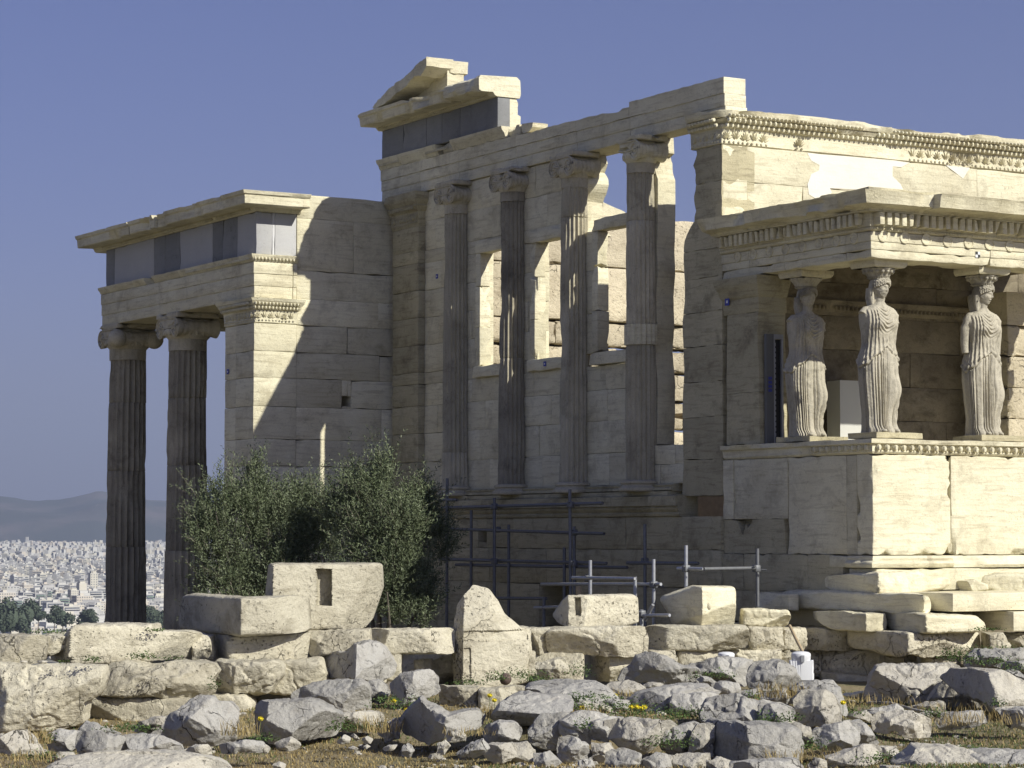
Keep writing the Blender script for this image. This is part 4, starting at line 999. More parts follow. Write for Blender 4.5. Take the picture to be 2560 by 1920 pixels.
def caryatid(x, y, label, seed, arm, worn, turn, head_dx=0.0, dark=False):
    zt = 1.345; t = thing('statue', label, 'statue', (x, y, zt), 'female statues carrying the porch roof')
    mat = MA['statue']
    M = MB(); rough_box(M, np.array([x-.32, y-.34, zt+.002]), np.array([x+.50, y+.30, zt+.085]), .2, .002, .005, .01, seed); M.build('plinth', MA['marble_old'], t)
    z0 = zt+.085; sc = .985
    B = statue_body(seed, arm, .007 if worn > .5 else .004)
    H = MB(); statue_head(H, (0, 0, 0), turn, worn, seed); H.v = [v*1.34+np.array([0, -.02, 1.765]) for v in H.v]
    for a in (B, H): a.v = [v*np.array([1.06, 1.06, sc])+np.array([x, y, z0]) for v in a.v]
    k = B.n; B.v += H.v; B.f += [tuple(i+k for i in f) for f in H.f]; B.t += H.t; B.mi += H.mi; B.n += H.n
    body = B.build('body', mat, t, 60)
    Hr = statue_hair((0, 0, 0), turn, seed); Hr.v = [(v*1.34+np.array([0, -.02, 1.765]))*np.array([1.06, 1.06, sc])+np.array([x, y, z0]) for v in Hr.v]; Hr.build('hair', mat, t, 60)
    zk = z0+sc*(1.775+.295*1.34)+.035; K = kalathos((x, y-.01, zk-.03), worn > .5); K.v = [(v-np.array([x, y-.01, zk-.03]))*np.array([1.40, 1.40, .76])+np.array([x, y-.01, zk-.03]) for v in K.v]; K.build('basket_capital', mat, t, 50)
    M = MB(); zt2 = zk-.03+.212*.76
    sweep(M, [(x-.26, y+.26), (x-.26, y-.26), (x+.26, y-.26), (x+.26, y+.26), (x-.26, y+.259)], [(-.2, zt2), (.0, zt2), (.02, zt2+.02), (.035, zt2+.05), (.035, 3.832), (-.2, 3.832)], .1, .002, .01, seed, cap=False)
    box(M, (x-.25, y-.25, zt2+.001), (x+.25, y+.25, 3.83)); M.build('abacus', MA['marble'], t, 30)
    return t
caryatid(.44, -3.14, 'weathered draped female statue standing on the sunlit porch corner, arms broken away', 3, False, .35, .18)
caryatid(.40, -1.52, 'draped female statue in shade behind the corner one, only its skirt catching the sun', 5, False, .75, .12)
caryatid(2.33, -3.14, 'best preserved draped female statue, right of the corner one, with a smooth bare upper arm', 8, True, .0, .42)
caryatid(4.05, -3.14, 'draped female statue on the front just beyond the right edge of the view', 9, True, .2, -.1)
# ------------------------------------------------------------------ land, city, mountains
def groundmat():
    mt, t, b = nodes('dry ground'); tc = N(t, 'ShaderNodeTexCoord'); co = tc.outputs['Object']
    a = N(t, 'ShaderNodeTexNoise', Scale=.7, Detail=10.0, Roughness=.65); t.links.new(co, a.inputs[0])
    c = mixc(t, ramp(t, a.outputs[0], [(.35, 0), (.62, 1)]).outputs[0], (.27, .21, .12), (.16, .15, .07))
    a2 = N(t, 'ShaderNodeTexNoise', Scale=9.0, Detail=10.0, Roughness=.75); t.links.new(co, a2.inputs[0])
    c = mixc(t, ramp(t, a2.outputs[0], [(.45, 0), (.7, .8)]).outputs[0], c, (.38, .31, .19))
    t.links.new(c, b.inputs['Base Color']); b.inputs['Roughness'].default_value = .95
    bp = N(t, 'ShaderNodeBump', Strength=.8, Distance=.06); t.links.new(a2.outputs[0], bp.inputs['Height']); t.links.new(bp.outputs[0], b.inputs['Normal'])
    return mt
MA['ground'] = groundmat()
def gz(x, y):
    x, y = np.asarray(x, float), np.asarray(y, float)
    z = -1.99+.07*fbm(np.stack([x*.35, y*.35, x*0], 1), 5, 4)
    d = (x-CAM[0])*DH[0]+(y-CAM[1])*DH[1]; l = (x-CAM[0])*RH[0]+(y-CAM[1])*RH[1]
    z = z-.24*(1-sstep(26.5, 29.5, d))+.13*sstep(2.6, 4.0, l)*(1-sstep(27, 29.5, d))+.06*(1-sstep(21.5, 23.5, d))
    z = z-.10*np.clip((-l-1.5)/2.5, 0, 1)*sstep(26, 28, d)+.36*sstep(25.2, 26.2, d)*(1-sstep(27.0, 29.5, d))*sstep(-.6, .2, l)*(1-sstep(2.8, 4.2, l))
    court = sstep(-2.3, -1.9, y)*(1-sstep(-.5, .0, x)); z = z*(1-court)+(-3.42)*court
    return z
n = 260; gx = np.linspace(-42, 22, n); gy = np.linspace(-42, 30, n); GX, GY = np.meshgrid(gx, gy, indexing='ij')
zz = gz(GX.ravel(), GY.ravel()); zz = np.where((GY.ravel() > 22)|(GX.ravel() < -38), -5.0, zz)
M = MB(); M.add(np.stack([GX.ravel(), GY.ravel(), zz], 1), [tuple(reversed(f)) for f in gridq(n, n)]); o = M.build('ground', MA['ground'], None, 60); tag(o, kind='structure')
def plainz(d):
    return np.interp(d, [0, 60, 160, 400, 1500, 2400, 4000, 6500, 9000, 10500, 30000], [-5.5, -6, -40, -90, -90, -89, -84, -66, -46, -36, -30])
mt, t, b = nodes('city plain'); tc = N(t, 'ShaderNodeTexCoord'); a = N(t, 'ShaderNodeTexNoise', Scale=.01, Detail=12.0, Roughness=.7); t.links.new(tc.outputs['Object'], a.inputs[0])
t.links.new(mixc(t, ramp(t, a.outputs[0], [(.4, 0), (.6, 1)]).outputs[0], (.10, .11, .07), (.26, .24, .2)), b.inputs['Base Color']); b.inputs['Roughness'].default_value = .9; MA['plain'] = mt
nr, nn_ = 120, 220; rs = np.concatenate([[1.0], np.geomspace(30, 30000, nr-1)]); az = np.linspace(0, 2*math.pi, nn_, endpoint=False)
RR, AZ = np.meshgrid(rs, az, indexing='ij')
X = CAM[0]+RR*np.sin(AZ); Y = CAM[1]+RR*np.cos(AZ); Zp = plainz(RR.ravel())
M = MB(); F = []
for i in range(nr-1):
    for j in range(nn_): j2 = (j+1) % nn_; F.append((i*nn_+j, i*nn_+j2, (i+1)*nn_+j2, (i+1)*nn_+j))
M.add(np.stack([X.ravel(), Y.ravel(), Zp], 1), [tuple(reversed(f)) for f in F]); o = M.build('plain', MA['plain'], None, 60); tag(o, kind='structure')
# mountain ridge
mt, t, b = nodes('scrub mountain'); tc = N(t, 'ShaderNodeTexCoord'); a = N(t, 'ShaderNodeTexNoise', Scale=.0022, Detail=14.0, Roughness=.68); t.links.new(tc.outputs['Object'], a.inputs[0])
c = mixc(t, ramp(t, a.outputs[0], [(.45, 0), (.62, 1)]).outputs[0], (.05, .06, .055), (.12, .105, .10)); 
a3 = N(t, 'ShaderNodeTexNoise', Scale=.012, Detail=8.0, Roughness=.7); t.links.new(tc.outputs['Object'], a3.inputs[0])
c = mixc(t, ramp(t, a3.outputs[0], [(.66, 0), (.72, .8)]).outputs[0], c, (.5, .47, .4)); t.links.new(c, b.inputs['Base Color']); b.inputs['Roughness'].default_value = .95; MA['mount'] = mt
prof = [(-1500, 1040), (-600, 1075), (-300, 1105), (-60, 1080), (0, 1084), (60, 1091), (124, 1090), (155, 1082), (185, 1072), (205, 1064), (228, 1062), (250, 1068), (285, 1075), (320, 1080), (400, 1083), (600, 1092), (1000, 1070), (1600, 1080), (2400, 1060), (4000, 1100)]
W0 = 15000.; nu, nv = 420, 60; us = np.linspace(-1500, 4000, nu); tops = np.interp(us, [p[0] for p in prof], [p[1] for p in prof])
V = np.zeros((nu, nv, 3))
for i, (u, tp) in enumerate(zip(us, tops)):
    T = PW(u, tp, W0); hd = np.array([T[0]-CAM[0], T[1]-CAM[1]]); L = np.linalg.norm(hd); hd /= L
    for j in range(nv):
        q = j/(nv-1); dist = L*(.70+.42*q); k = q/.714
        h = (T[2]+60)*(k**1.5*(3-2*min(k, 1))**.6/1.0 if k <= 1 else max(0, 1-(k-1)*2.2)) if k <= 1 else (T[2]+60)*max(0, 1-(k-1)*2.2)
        V[i, j] = (CAM[0]+hd[0]*dist, CAM[1]+hd[1]*dist, h-60)
Vf = V.reshape(-1, 3); k = np.tile(np.minimum(np.arange(nv)/(nv-1)/.714, 1), nu)
nzz = fbm(np.stack([Vf[:, 0]/1500, Vf[:, 1]/1500, Vf[:, 0]*0], 1), 8, 5); Vf[:, 2] += nzz*170*np.sin(np.clip(k, 0, 1)*math.pi)
M = MB(); M.add(Vf, gridq(nu, nv)); o = M.build('mountain', MA['mount'], None, 60); tag(o, kind='structure')

# city
def bmat(name, col): return plain(name, col, .9, 0, .04, .2, 0)
CM = [bmat('white render', (.54, .53, .49)), bmat('window shade', (.13, .14, .16)), bmat('cream render', (.58, .55, .46)), bmat('grey render', (.46, .45, .43)), bmat('awning', (.16, .24, .18)), bmat('red tile', (.34, .22, .17)), bmat('ochre render', (.55, .50, .42))]
def building(kind, seed):
    rr = random.Random(seed); M = MB(); W_, D_, nf = rr.uniform(13, 22), rr.uniform(11, 16), rr.randint(5, 8)
    if kind == 2: W_, D_, nf = 12, 11, 12
    if kind == 4: nf = 2
    h = nf*3.1; wall = rr.choice([0, 0, 2, 3, 6]) if kind < 2 else (2 if kind == 2 else (0 if kind == 3 else 6))
    box(M, (-W_/2, -D_/2, 0), (W_/2, D_/2, h), 0, wall)
    for f in range(nf):
        z = f*3.1
        if kind in (0, 3) and f:
            x0 = -W_/2+(0 if f < nf-1 else 2); box(M, (x0, -D_/2-1.5, z-.15), (W_/2-(0 if f < nf-1 else 2), -D_/2, z+.05), 0, 0)
            box(M, (x0, -D_/2-1.55, z+.05), (W_/2, -D_/2-1.45, z+1.0), 0, rr.choice([0, 0, 3, 4]) )
            box(M, (-W_/2+1, -D_/2-.06, z+.1), (W_/2-1, -D_/2-.01, z+2.5), 0, 1)
        nwx = int(W_/3)
        if kind in (1, 2, 4):
            for i in range(nwx): box(M, (-W_/2+(i+.3)*W_/nwx, -D_/2-.08, z+.9), (-W_/2+(i+.72)*W_/nwx, -D_/2-.01, z+2.4), 0, 1)
        nwy = int(D_/3.4)
        for i in range(nwy):
            for s in (-1, 1): box(M, (s*(W_/2+.01), -D_/2+(i+.3)*D_/nwy, z+.9), (s*(W_/2+.08), -D_/2+(i+.68)*D_/nwy, z+2.3), 0, 1)
    if kind == 4:
        V = [(-W_/2-.4, -D_/2-.4, h), (W_/2+.4, -D_/2-.4, h), (W_/2+.4, D_/2+.4, h), (-W_/2-.4, D_/2+.4, h), (-W_/2+3, 0, h+2.6), (W_/2-3, 0, h+2.6)]
        M.add(V, [(0, 1, 5, 4), (1, 2, 5), (2, 3, 4, 5), (3, 0, 4), (3, 2, 1, 0)], 0, 5)
    else:
        box(M, (-W_/2, -D_/2, h+.01), (W_/2, D_/2, h+.5), 0, 0 if wall != 0 else 3); px, py = rr.uniform(-3, 3), rr.uniform(-2, 2)
        box(M, (px-2.5, py-2, h+.51), (px+2.5, py+2, h+3), 0, wall); box(M, (px+3, py-.8, h+.51), (px+4.2, py+.8, h+1.9), 0, 3)
        if rr.random() < .5: box(M, (-W_/2+2, -D_/2+2, h+.51), (W_/2-2, D_/2-2, h+3.0), 0, wall)
    return M
protos = []
for s in range(14):
    k = (0, 1, 0, 3, 1, 0, 1, 4, 2, 0, 3, 1, 0, 4)[s]; m_ = building(k, 50+s)
    o = m_.build('apartment_block', CM, None); bpy.data.objects.remove(o, do_unlink=False) if False else None
    protos.append((o, k))
rr = random.Random(77)
LB = {0: 'pale apartment block with rows of balconies, one of many in the far city', 1: 'plain flat roofed building with small windows, one of many in the far city', 2: 'tall narrow cream tower rising over the far city', 3: 'white apartment block with rows of balconies in the far city', 4: 'low ochre house with hipped red tile roof in the far city'}
GL = {0: 'balconied apartment blocks of the far city', 1: 'plain buildings of the far city', 2: 'cream towers of the far city', 3: 'white apartment blocks of the far city', 4: 'red roofed houses of the far city'}
used = set(); cnt = 0; vis = [(-20, 228), (310, 356), (440, 480)]
def place(u, d, o=None, k=None, yaw=None, sc=1.0):
    global cnt
    a = YAW+math.atan((u*SD-1280)/F_PX); x, y = CAM[0]+d*math.sin(a), CAM[1]+d*math.cos(a)
    if o is None: i = rr.randrange(14); 
    else: i = o
    if protos[i][1] == 2 and rr.random() < .8: i = 1
    src, kk = protos[i]
    c = src if i not in used else src.copy(); 
    if i in used: scene.collection.objects.link(c)
    used.add(i)
    c.location = (x, y, float(plainz(d))-1); c.rotation_euler = (0, 0, rr.choice([0, 0, .5, 1.57, -.4, 3.14, .9])+rr.uniform(-.2, .2) if yaw is None else yaw); c.scale = (sc, sc, sc*rr.uniform(.9, 1.15))
    tag(c, LB[kk], 'building', GL[kk]); cnt += 1
d = 1850.
while cnt < 298:
    for (a, b) in vis:
        u = a+rr.uniform(0, 10)
        while u < b and cnt < 298:
            if not (d < 2700 and u < 75 and rr.random() < .75): place(u, d+rr.uniform(-30, 30), sc=rr.uniform(.7, .95))
            u += rr.uniform(16, 25)*F_PX/d/SD
    d += rr.uniform(26, 40)+d*.004
DLIM = d
for i, (o, k) in enumerate(protos):
    if i not in used: bpy.data.objects.remove(o)
# the rest of the city: thousands more, as one mass
M = MB()
while d < 10300:
    for (a, b) in ((-150, 250), (300, 370), (430, 500)):
        u = a+rr.uniform(0, 8)
        while u < b:
            aa = YAW+math.atan((u*SD-1280)/F_PX); dd = d+rr.uniform(-30, 30); x, y = CAM[0]+dd*math.sin(aa), CAM[1]+dd*math.cos(aa); z = float(plainz(dd))-1
            w_, dp, h = rr.uniform(7, 17), rr.uniform(7, 13), rr.choice([6, 6, 9, 12, 12, 15, 18])*rr.uniform(.9, 1.1)
            if rr.random() < .012: h *= 1.8
            ry = rr.choice([0, .4, -.5, .8])+rr.uniform(-.2, .2); cs, sn = math.cos(ry), math.sin(ry); wl = rr.choice([0, 0, 0, 2, 3, 6])
            def bb(x0, y0, z0, x1, y1, z1, mi):
                V = [(x+p*cs-q*sn, y+p*sn+q*cs, z+r_) for r_ in (z0, z1) for p, q in ((x0, y0), (x1, y0), (x1, y1), (x0, y1))]
                M.add(V, [(4, 5, 6, 7), (0, 1, 5, 4), (1, 2, 6, 5), (2, 3, 7, 6), (3, 0, 4, 7)], 0, mi)
            bb(-w_/2, -dp/2, 0, w_/2, dp/2, h, wl)
            if d < 6500:
                for f in range(int(h/3)): bb(-w_/2+.6, -dp/2-.3, f*3+1, w_/2-.6, -dp/2-.02, f*3+2.5, 1)
                bb(-2, -2, h, 2, 2, h+2.6, wl)
            u += rr.uniform(12, 25)*F_PX/d/SD*(1.0 if d < 6500 else 1.6)
    d += rr.uniform(26, 50)+d*.006
o = M.build('distant_city', CM, None); tag(o, 'mass of small pale buildings filling the plain below the mountain', 'city', kind='stuff')
# dark trees among the nearest buildings
def lump_tree(M, c, r, n, rr):
    for k in range(n):
        v = np.array([rr.gauss(0, 1), rr.gauss(0, 1), rr.gauss(0, 1)]); v /= np.linalg.norm(v); p = c+v*r*rr.uniform(.3, 1)**.5
        a = np.array([rr.gauss(0, 1), rr.gauss(0, 1), rr.gauss(0, .6)]); b_ = np.cross(a, v+.01); a = a/np.linalg.norm(a)*r[0]*.2; b_ = b_/np.linalg.norm(b_)*r[0]*.16
        M.add([p-a, p-b_, p+a, p+b_], [(0, 1, 2, 3)], rr.uniform(-.6, .6))
MA['far_leaf'] = plain('far dark foliage', (.06, .08, .05), .9, 0, .4, .5, 0)
MA['trunk'] = plain('grey bark', (.16, .13, .1), .9, 0, .3, 6, .5)
tl = [(24, 1330, 1700, 13, 'large dark tree at the left edge of the far city'), (44, 1336, 1720, 11, None), (62, 1322, 1800, 10, None), (83, 1325, 1840, 7, None), (118, 1330, 1820, 7, None), (136, 1328, 1790, 8, None), (316, 1330, 1750, 9, 'broad dark tree between the two tall porch columns'), (333, 1336, 1730, 8, None), (346, 1332, 1760, 8, None), (200, 1337, 1750, 7, None), (185, 1333, 1800, 8, None), (8, 1345, 1600, 8, None)]
for i, (u, v, d, r, lab) in enumerate(tl):
    P = PW(u, v, d); z0 = float(plainz(d)); t = thing('tree', lab or 'small dark tree standing among the nearest buildings of the far city', 'tree', (P[0], P[1], z0), None if lab else 'dark trees among the far buildings')
    M = MB(); c = np.array([P[0], P[1], P[2]]); 
    for q_ in range(6):
        cc_ = c+np.array([rr.uniform(-.55, .55)*r, rr.uniform(-.5, .5)*r, rr.uniform(-.7, .45)*r]); rr_ = r*rr.uniform(.3, .55); lump_tree(M, cc_, np.array([rr_, rr_, rr_*1.1]), 220, rr)
    ellipsoid(M, c-[0, 0, r*.2], (r*.4, r*.4, r*.6), 10, 7, -.5); M.build('crown', MA['far_leaf'], t)
    M = MB(); tube(M, [(P[0], P[1], z0), (P[0], P[1], P[2])], [.5, .3], 7); M.build('trunk', MA['trunk'], t)
# ------------------------------------------------------------------ boulders and blocks: measured outline, own depth and thickness
ORG = {'A': (0, 1480), 'B': (640, 1480), 'C': (1280, 1480), 'D': (1920, 1480)}
def rpts(reg, s):
    P = [tuple(float(q) for q in p.split(',')) for p in s.split()]
    if reg == 'S': return P
    ox, oy = ORG[reg]; return [((ox+x/3.4563)/SD, (oy+y/3.4563)/SD) for x, y in P]
def wy(u, v, Y): return float(np.dot(PY(u, v, Y)-CAM, FW))
def orock(reg, s, w=None, Y=None, T=None, p=4.5, edge=None, facets=8, rough=.024, seed=0, topf=None, recess=(), nf=130, nr=36, fine=.012, grow=1.03, lefts=1.695, fronts=-.59, cutk=(.66, .9)):
    pts = rpts(reg, s); A = np.array(pts); uc, vc = (A[:, 0].min()+A[:, 0].max())/2, (A[:, 1].min()+A[:, 1].max())/2
    # area centroid
    x, y = A[:, 0], A[:, 1]; x2, y2 = np.roll(x, -1), np.roll(y, -1); cr = x*y2-x2*y; ar = cr.sum()/2
    uc, vc = ((x+x2)*cr).sum()/(6*ar), ((y+y2)*cr).sum()/(6*ar)
    if w is None: w = wy(uc, A[:, 1].max(), Y)
    k = SD*w/F_PX; Q = np.stack([(x-uc)*k, -(y-vc)*k], 1)
    hw, hh = (Q[:, 0].max()-Q[:, 0].min())/2, (Q[:, 1].max()-Q[:, 1].min())/2
    if T is None: T = min(.8*hw, .9*hh+.1)
    rs = random.Random(seed)
    ph = np.arange(nf)/nf*2*math.pi; R_ = np.zeros(nf)
    for i, a in enumerate(ph):
        d = np.array([math.cos(a), math.sin(a)]); best = 0
        for j in range(len(Q)):
            p0, p1 = Q[j], Q[(j+1) % len(Q)]; e = p1-p0; den = d[0]*e[1]-d[1]*e[0]
            if abs(den) < 1e-12: continue
            t = (p0[0]*e[1]-p0[1]*e[0])/den; q = (p0[0]*d[1]-p0[1]*d[0])/den
            if t > 0 and -1e-6 <= q <= 1+1e-6: best = max(best, t)
        R_[i] = best
    for _ in range(1): R_ = np.where(True, (np.roll(R_, 1)+4*R_+np.roll(R_, -1))/6, R_)
    R_ *= grow
    V = []; cutp = []
    for _ in range(facets):
        a = rs.uniform(0, 2*math.pi); nx, nz_, ns = math.cos(a)*.8, math.sin(a)*.8, rs.uniform(.45, 1.2); L = math.sqrt(nx*nx+nz_*nz_+ns*ns); nx, nz_, ns = nx/L, nz_/L, ns/L
        h = math.sqrt((nx*hw)**2+(nz_*hh)**2+(ns*T)**2); cutp.append((nx, nz_, ns, rs.uniform(*cutk)*h))
    def dep(dx, dz, rho, side):
        b = T*np.maximum(0, 1-rho**p)**(1/p)
        if side > 0:
            for nx, nz_, ns, h in cutp: b = np.minimum(b, (h-nx*dx-nz_*dz)/ns)
            if topf is not None: b = np.minimum(b, topf[0]*T+topf[1]*(hh-dz))
            for (u0, v0, u1, v1, dd) in recess:
                x0, x1, z0, z1 = (u0-uc)*k, (u1-uc)*k, -(v1-vc)*k, -(v0-vc)*k
                b = b-dd*((dx > x0)&(dx < x1)&(dz > z0)&(dz < z1))
            soft = np.minimum(1, (1-rho)*10)
            b = np.maximum(b, 0.0) if not recess else b
        else: b = -b*.8
        if edge is not None:
            de = (edge_u-uc)*k; b = b+np.minimum(fronts*(dx-de), lefts*(dx-de))
        return b
    if edge is not None: edge_u = edge if reg == 'S' else (ORG[reg][0]+edge/3.4563)/SD
    rh = np.sin(np.linspace(0, math.pi/2, nr)); rings = []
    for side in (1, -1):
        rr_ = rh if side > 0 else rh[::3][:-1] if (nr-1) % 3 == 0 else rh[:-1:3]
        for rho in (rr_ if side > 0 else rr_[::-1]): rings.append((rho, side))
    Vs = []
    for rho, side in rings:
        dx, dz = R_*rho*np.cos(ph), R_*rho*np.sin(ph); Vs.append(np.stack([dx, dz, dep(dx, dz, np.full(nf, rho), side)], 1))
    L = np.concatenate(Vs); C = PW(uc, vc, w)
    W = C+L[:, :1]*RH+L[:, 1:2]*ZH-L[:, 2:3]*DH
    nrm = L/np.array([hw, hh, max(T, .3*hw)])**2; nrm = nrm/np.maximum(np.linalg.norm(nrm, axis=1), 1e-6)[:, None]
    nw = nrm[:, :1]*RH+nrm[:, 1:2]*ZH-nrm[:, 2:3]*DH
    big = fbm(W*2.2+seed*1.31, 3, 4); rid = 1-np.abs(fbm(W*3.5+seed, 8, 3))*2.2; fn = fbm(W*14+seed, 5, 3)
    W = W+nw*(big*rough*1.6+np.minimum(rid, .6)*rough*.5-np.clip(rid-.6, 0, 1)*rough*2.0+fn*fine)[:, None]
    M = MB(); nR = len(rings); F = []
    for i in range(nR-1):
        for j in range(nf): j2 = (j+1) % nf; F.append((i*nf+j, (i+1)*nf+j, (i+1)*nf+j2, i*nf+j2))
    F.append(tuple(range(nf))); F.append(tuple(reversed(range((nR-1)*nf, nR*nf))))
    M.add(W, F, rs.uniform(-.3, .3)); return M, C
RS = [0]
def rock(reg, s, label, mat='grey', name='boulder', cat='boulder', group=None, **kw):
    RS[0] += 1; kw.setdefault('seed', RS[0]*7+3); kw.setdefault('grow', 1.06)
    M, C = orock(reg, s, **kw); o = M.build(name, MA[mat], None, 30, loc=tuple(C)); tag(o, label, cat, group); return o
for (o_, Y_, e_, T_) in STEPS:
    RS[0] += 1; us = [float(p.split(',')[0]) for p in o_.split()]; v_ = max(float(p.split(',')[1]) for p in o_.split())
    M, C = orock('S', o_, w=wy(e_ or sum(us)/len(us), v_, Y_)+T_, T=T_, p=9, edge=e_, facets=1, rough=.016, seed=RS[0]*5, cutk=(.9, .99), grow=1.01, fine=.006); M.build('step_block', MA['marble'], pc, 45)
# --- the long foundation wall: coursed blocks as parts of one thing
fw = thing('foundation_wall', 'long low wall of pitted yellow limestone blocks running below the temple', 'wall', (-6, -2.9, -2.2))
def wblock(reg, s, Y, mat='lime', lab=None, **kw):
    RS[0] += 1; kw.setdefault('seed', RS[0]*5+1); kw.setdefault('p', 9); kw.setdefault('facets', 2); kw.setdefault('rough', .018); kw.setdefault('cutk', (.85, .98)); kw.setdefault('T', .32); kw.setdefault('grow', 1.025)
    M, C = orock(reg, s, Y=Y, **kw); o = M.build('block', MA[mat], fw, 45)
    if lab: o['label'] = lab
wblock('A', '-80,370 400,375 412,470 380,590 300,608 -80,608', -2.85)
wblock('A', '385,372 660,370 600,470 480,540 400,520', -2.72)
wblock('A', '690,280 1305,282 1318,345 1640,360 1710,420 1718,480 1690,575 1660,595 660,622 600,600 400,600 440,500 570,380 630,315', -3.0, edge=655, T=.45)
wblock('A', '1620,355 1830,380 1850,530 1860,600 1690,590 1670,430', -2.70)
wblock('A', '1800,372 2212,368 2650,362 2690,520 2640,585 2400,605 2000,590 1850,575', -2.95, edge=1985)
wblock('B', '410,338 985,320 985,536 480,542', -2.9); wblock('B', '972,318 1712,308 1712,530 972,538', -2.9)
wblock('B', '1700,308 2330,300 2330,530 1700,532', -2.85)
wblock('B', '1120,538 1258,538 1262,700 1200,770 1120,760', -2.9); wblock('B', '600,540 1130,538 1130,780 600,780', -2.8)
wblock('B', '1250,528 1730,524 1730,810 1250,800', -2.35, tone=0) if False else wblock('B', '1250,528 1730,524 1730,810 1250,800', -2.35)
wblock('B', '1375,582 1518,576 1514,700 1378,700', -2.62)
wblock('C', '-80,308 165,308 168,520 -80,520', -2.85); wblock('C', '150,305 330,305 330,530 150,530', -2.5)
wblock('C', '300,315 500,303 1142,298 1165,400 1158,525 1100,548 640,534 318,524 298,430', -3.0)
wblock('C', '1145,300 1250,290 2022,287 2038,400 2020,484 1650,504 1300,504 1155,495', -2.92)
wblock('C', '2030,300 2110,296 2330,302 2338,492 2050,488 2024,400', -2.92)
wblock('D', '112,308 322,308 327,494 108,494', -2.9)
wblock('C', '-60,520 192,520 208,620 190,710 100,740 -60,740', -2.95); wblock('C', '190,525 610,530 610,770 200,770', -2.7)
wblock('C', '600,536 1140,540 1170,570 1170,770 640,770 600,650', -2.95, edge=840, T=.3); wblock('C', '1165,506 1405,500 1425,560 1425,700 1165,700', -2.9)
wblock('C', '1420,505 1815,497 1835,530 1830,650 1425,650', -2.9); wblock('C', '1825,490 2310,490 2320,610 2300,660 1840,650', -2.9); wblock('D', '95,490 168,490 200,560 205,640 105,640', -2.92)
wblock('D', '325,310 765,318 772,496 340,494 316,400', -2.95, facets=3); wblock('D', '190,488 440,498 440,690 210,690', -2.6)
wblock('D', '763,325 940,333 1872,350 1872,550 1300,549 1190,522 1080,548 980,538 930,503 770,497', -4.4, edge=1148, T=.6, lab='large projecting limestone block at the corner of the steps')
wblock('D', '1870,352 2005,352 2085,460 2065,495 1870,495', -4.7); wblock('D', '2000,352 2330,350 2330,500 2080,485', -4.6)
wblock('D', '415,498 1010,498 1010,650 900,720 700,714 430,672', -3.0); wblock('D', '460,685 880,718 900,810 800,890 600,890 470,760', -3.2); wblock('D', '990,545 1145,555 1145,650 990,650', -3.4)
wblock('D', '1130,545 1360,550 1360,650 1130,650', -2.6); wblock('D', '1345,558 1585,553 1630,600 1510,640 1345,630', -4.2)
wblock('D', '600,700 900,700 900,890 640,890', -2.6)
# left end: larger rough courses
wblock('A', '-80,622 500,638 885,635 908,690 885,800 825,905 742,935 738,1112 600,1168 280,1190 -80,1200', -3.55, T=.45, rough=.03, facets=3, nr=40, nf=140, lab='huge rough tan block at the lower left end')
wblock('A', '900,640 1000,608 1130,588 1280,640 1500,600 1852,603 1890,680 1822,765 1845,820 1832,875 1650,905 1300,895 1000,893 868,888 895,760', -3.4, T=.42, rough=.04, facets=4)
wblock('A', '1868,608 2212,588 2370,588 2440,640 2455,700 2385,800 2352,872 1950,888 1858,863 1815,792', -3.35, T=.4, rough=.035, facets=4)
wblock('B', '190,600 460,588 565,578 618,700 605,810 400,858 340,875 130,865 180,740', -3.2, rough=.03, facets=3)
wblock('A', '735,905 1700,905 1700,1200 1150,1200 820,1180 735,1120', -3.3, facets=1); wblock('A', '1690,880 2125,876 2200,960 2160,1160 2030,1260 1690,1260', -3.3, facets=1)
wblock('A', '2110,870 2750,860 2750,1100 2110,1100', -2.7)
wblock('A', '-80,1180 900,1150 900,1330 -80,1330', -3.0); 
# --- cut blocks resting on the wall
G0 = dict(name='stone_block', cat='stone block', rough=.010, facets=1, cutk=(.9, .99), p=10, grow=1.02, fine=.006)
rock('S', '583,1224 588,1218 806,1218 816,1222 819,1270 806,1310 796,1340 780,1358 600,1360 583,1296 577,1285', 'tall cream block with a deep vertical slot, on the low wall before the olive tree', 'lime', Y=-2.55, T=.4, edge=596, recess=[(684, 1228, 716, 1308, .22)], nr=70, nf=200, **{**G0, 'fine': .003})
rock('S', '366,1296 382,1288 644,1290 656,1292 659,1330 662,1366 520,1371 367,1369 358,1360 361,1330', 'long pitted block with a shaded left end, lying in front of the tall slotted block', 'lime', Y=-2.9, T=.5, edge=530, **G0)
rock('S', '979,1395 983,1340 988,1310 1000,1290 1022,1266 1055,1275 1075,1300 1090,1330 1125,1360 1140,1375 1144,1410 1136,1440 1141,1472 1085,1490 1000,1491 982,1475', 'upright carved stone with a pointed broken top leaning on the low wall', 'lime', Y=-3.25, T=.30, edge=1002, recess=[(1003, 1362, 1140, 1384, .035), (1003, 1398, 1018, 1470, .03)], nr=60, nf=180, **{**G0, 'rough': .02, 'facets': 2})
rock('S', '1196,1330 1215,1300 1228,1286 1370,1286 1379,1292 1381,1345 1350,1353 1300,1361 1230,1356 1205,1345', 'white pitted block with a narrow groove and pointed left end, resting on the low wall', 'lime', Y=-2.7, T=.35, edge=1226, recess=[(1241, 1288, 1253, 1330, .12)], nr=70, nf=200, **{**G0, 'rough': .015})
rock('S', '1435,1300 1442,1290 1500,1266 1585,1268 1589,1280 1588,1352 1460,1351 1450,1325', 'smooth cream marble block with a small lifting boss, resting on the low wall', 'marble', Y=-2.7, T=.4, edge=1512, **{**G0, 'rough': .006})
M = MB(); c = PW(1530, 1309, wy(1530, 1350, -2.7)-.36); ellipsoid(M, c, (.04, .05, .06), 10, 8)
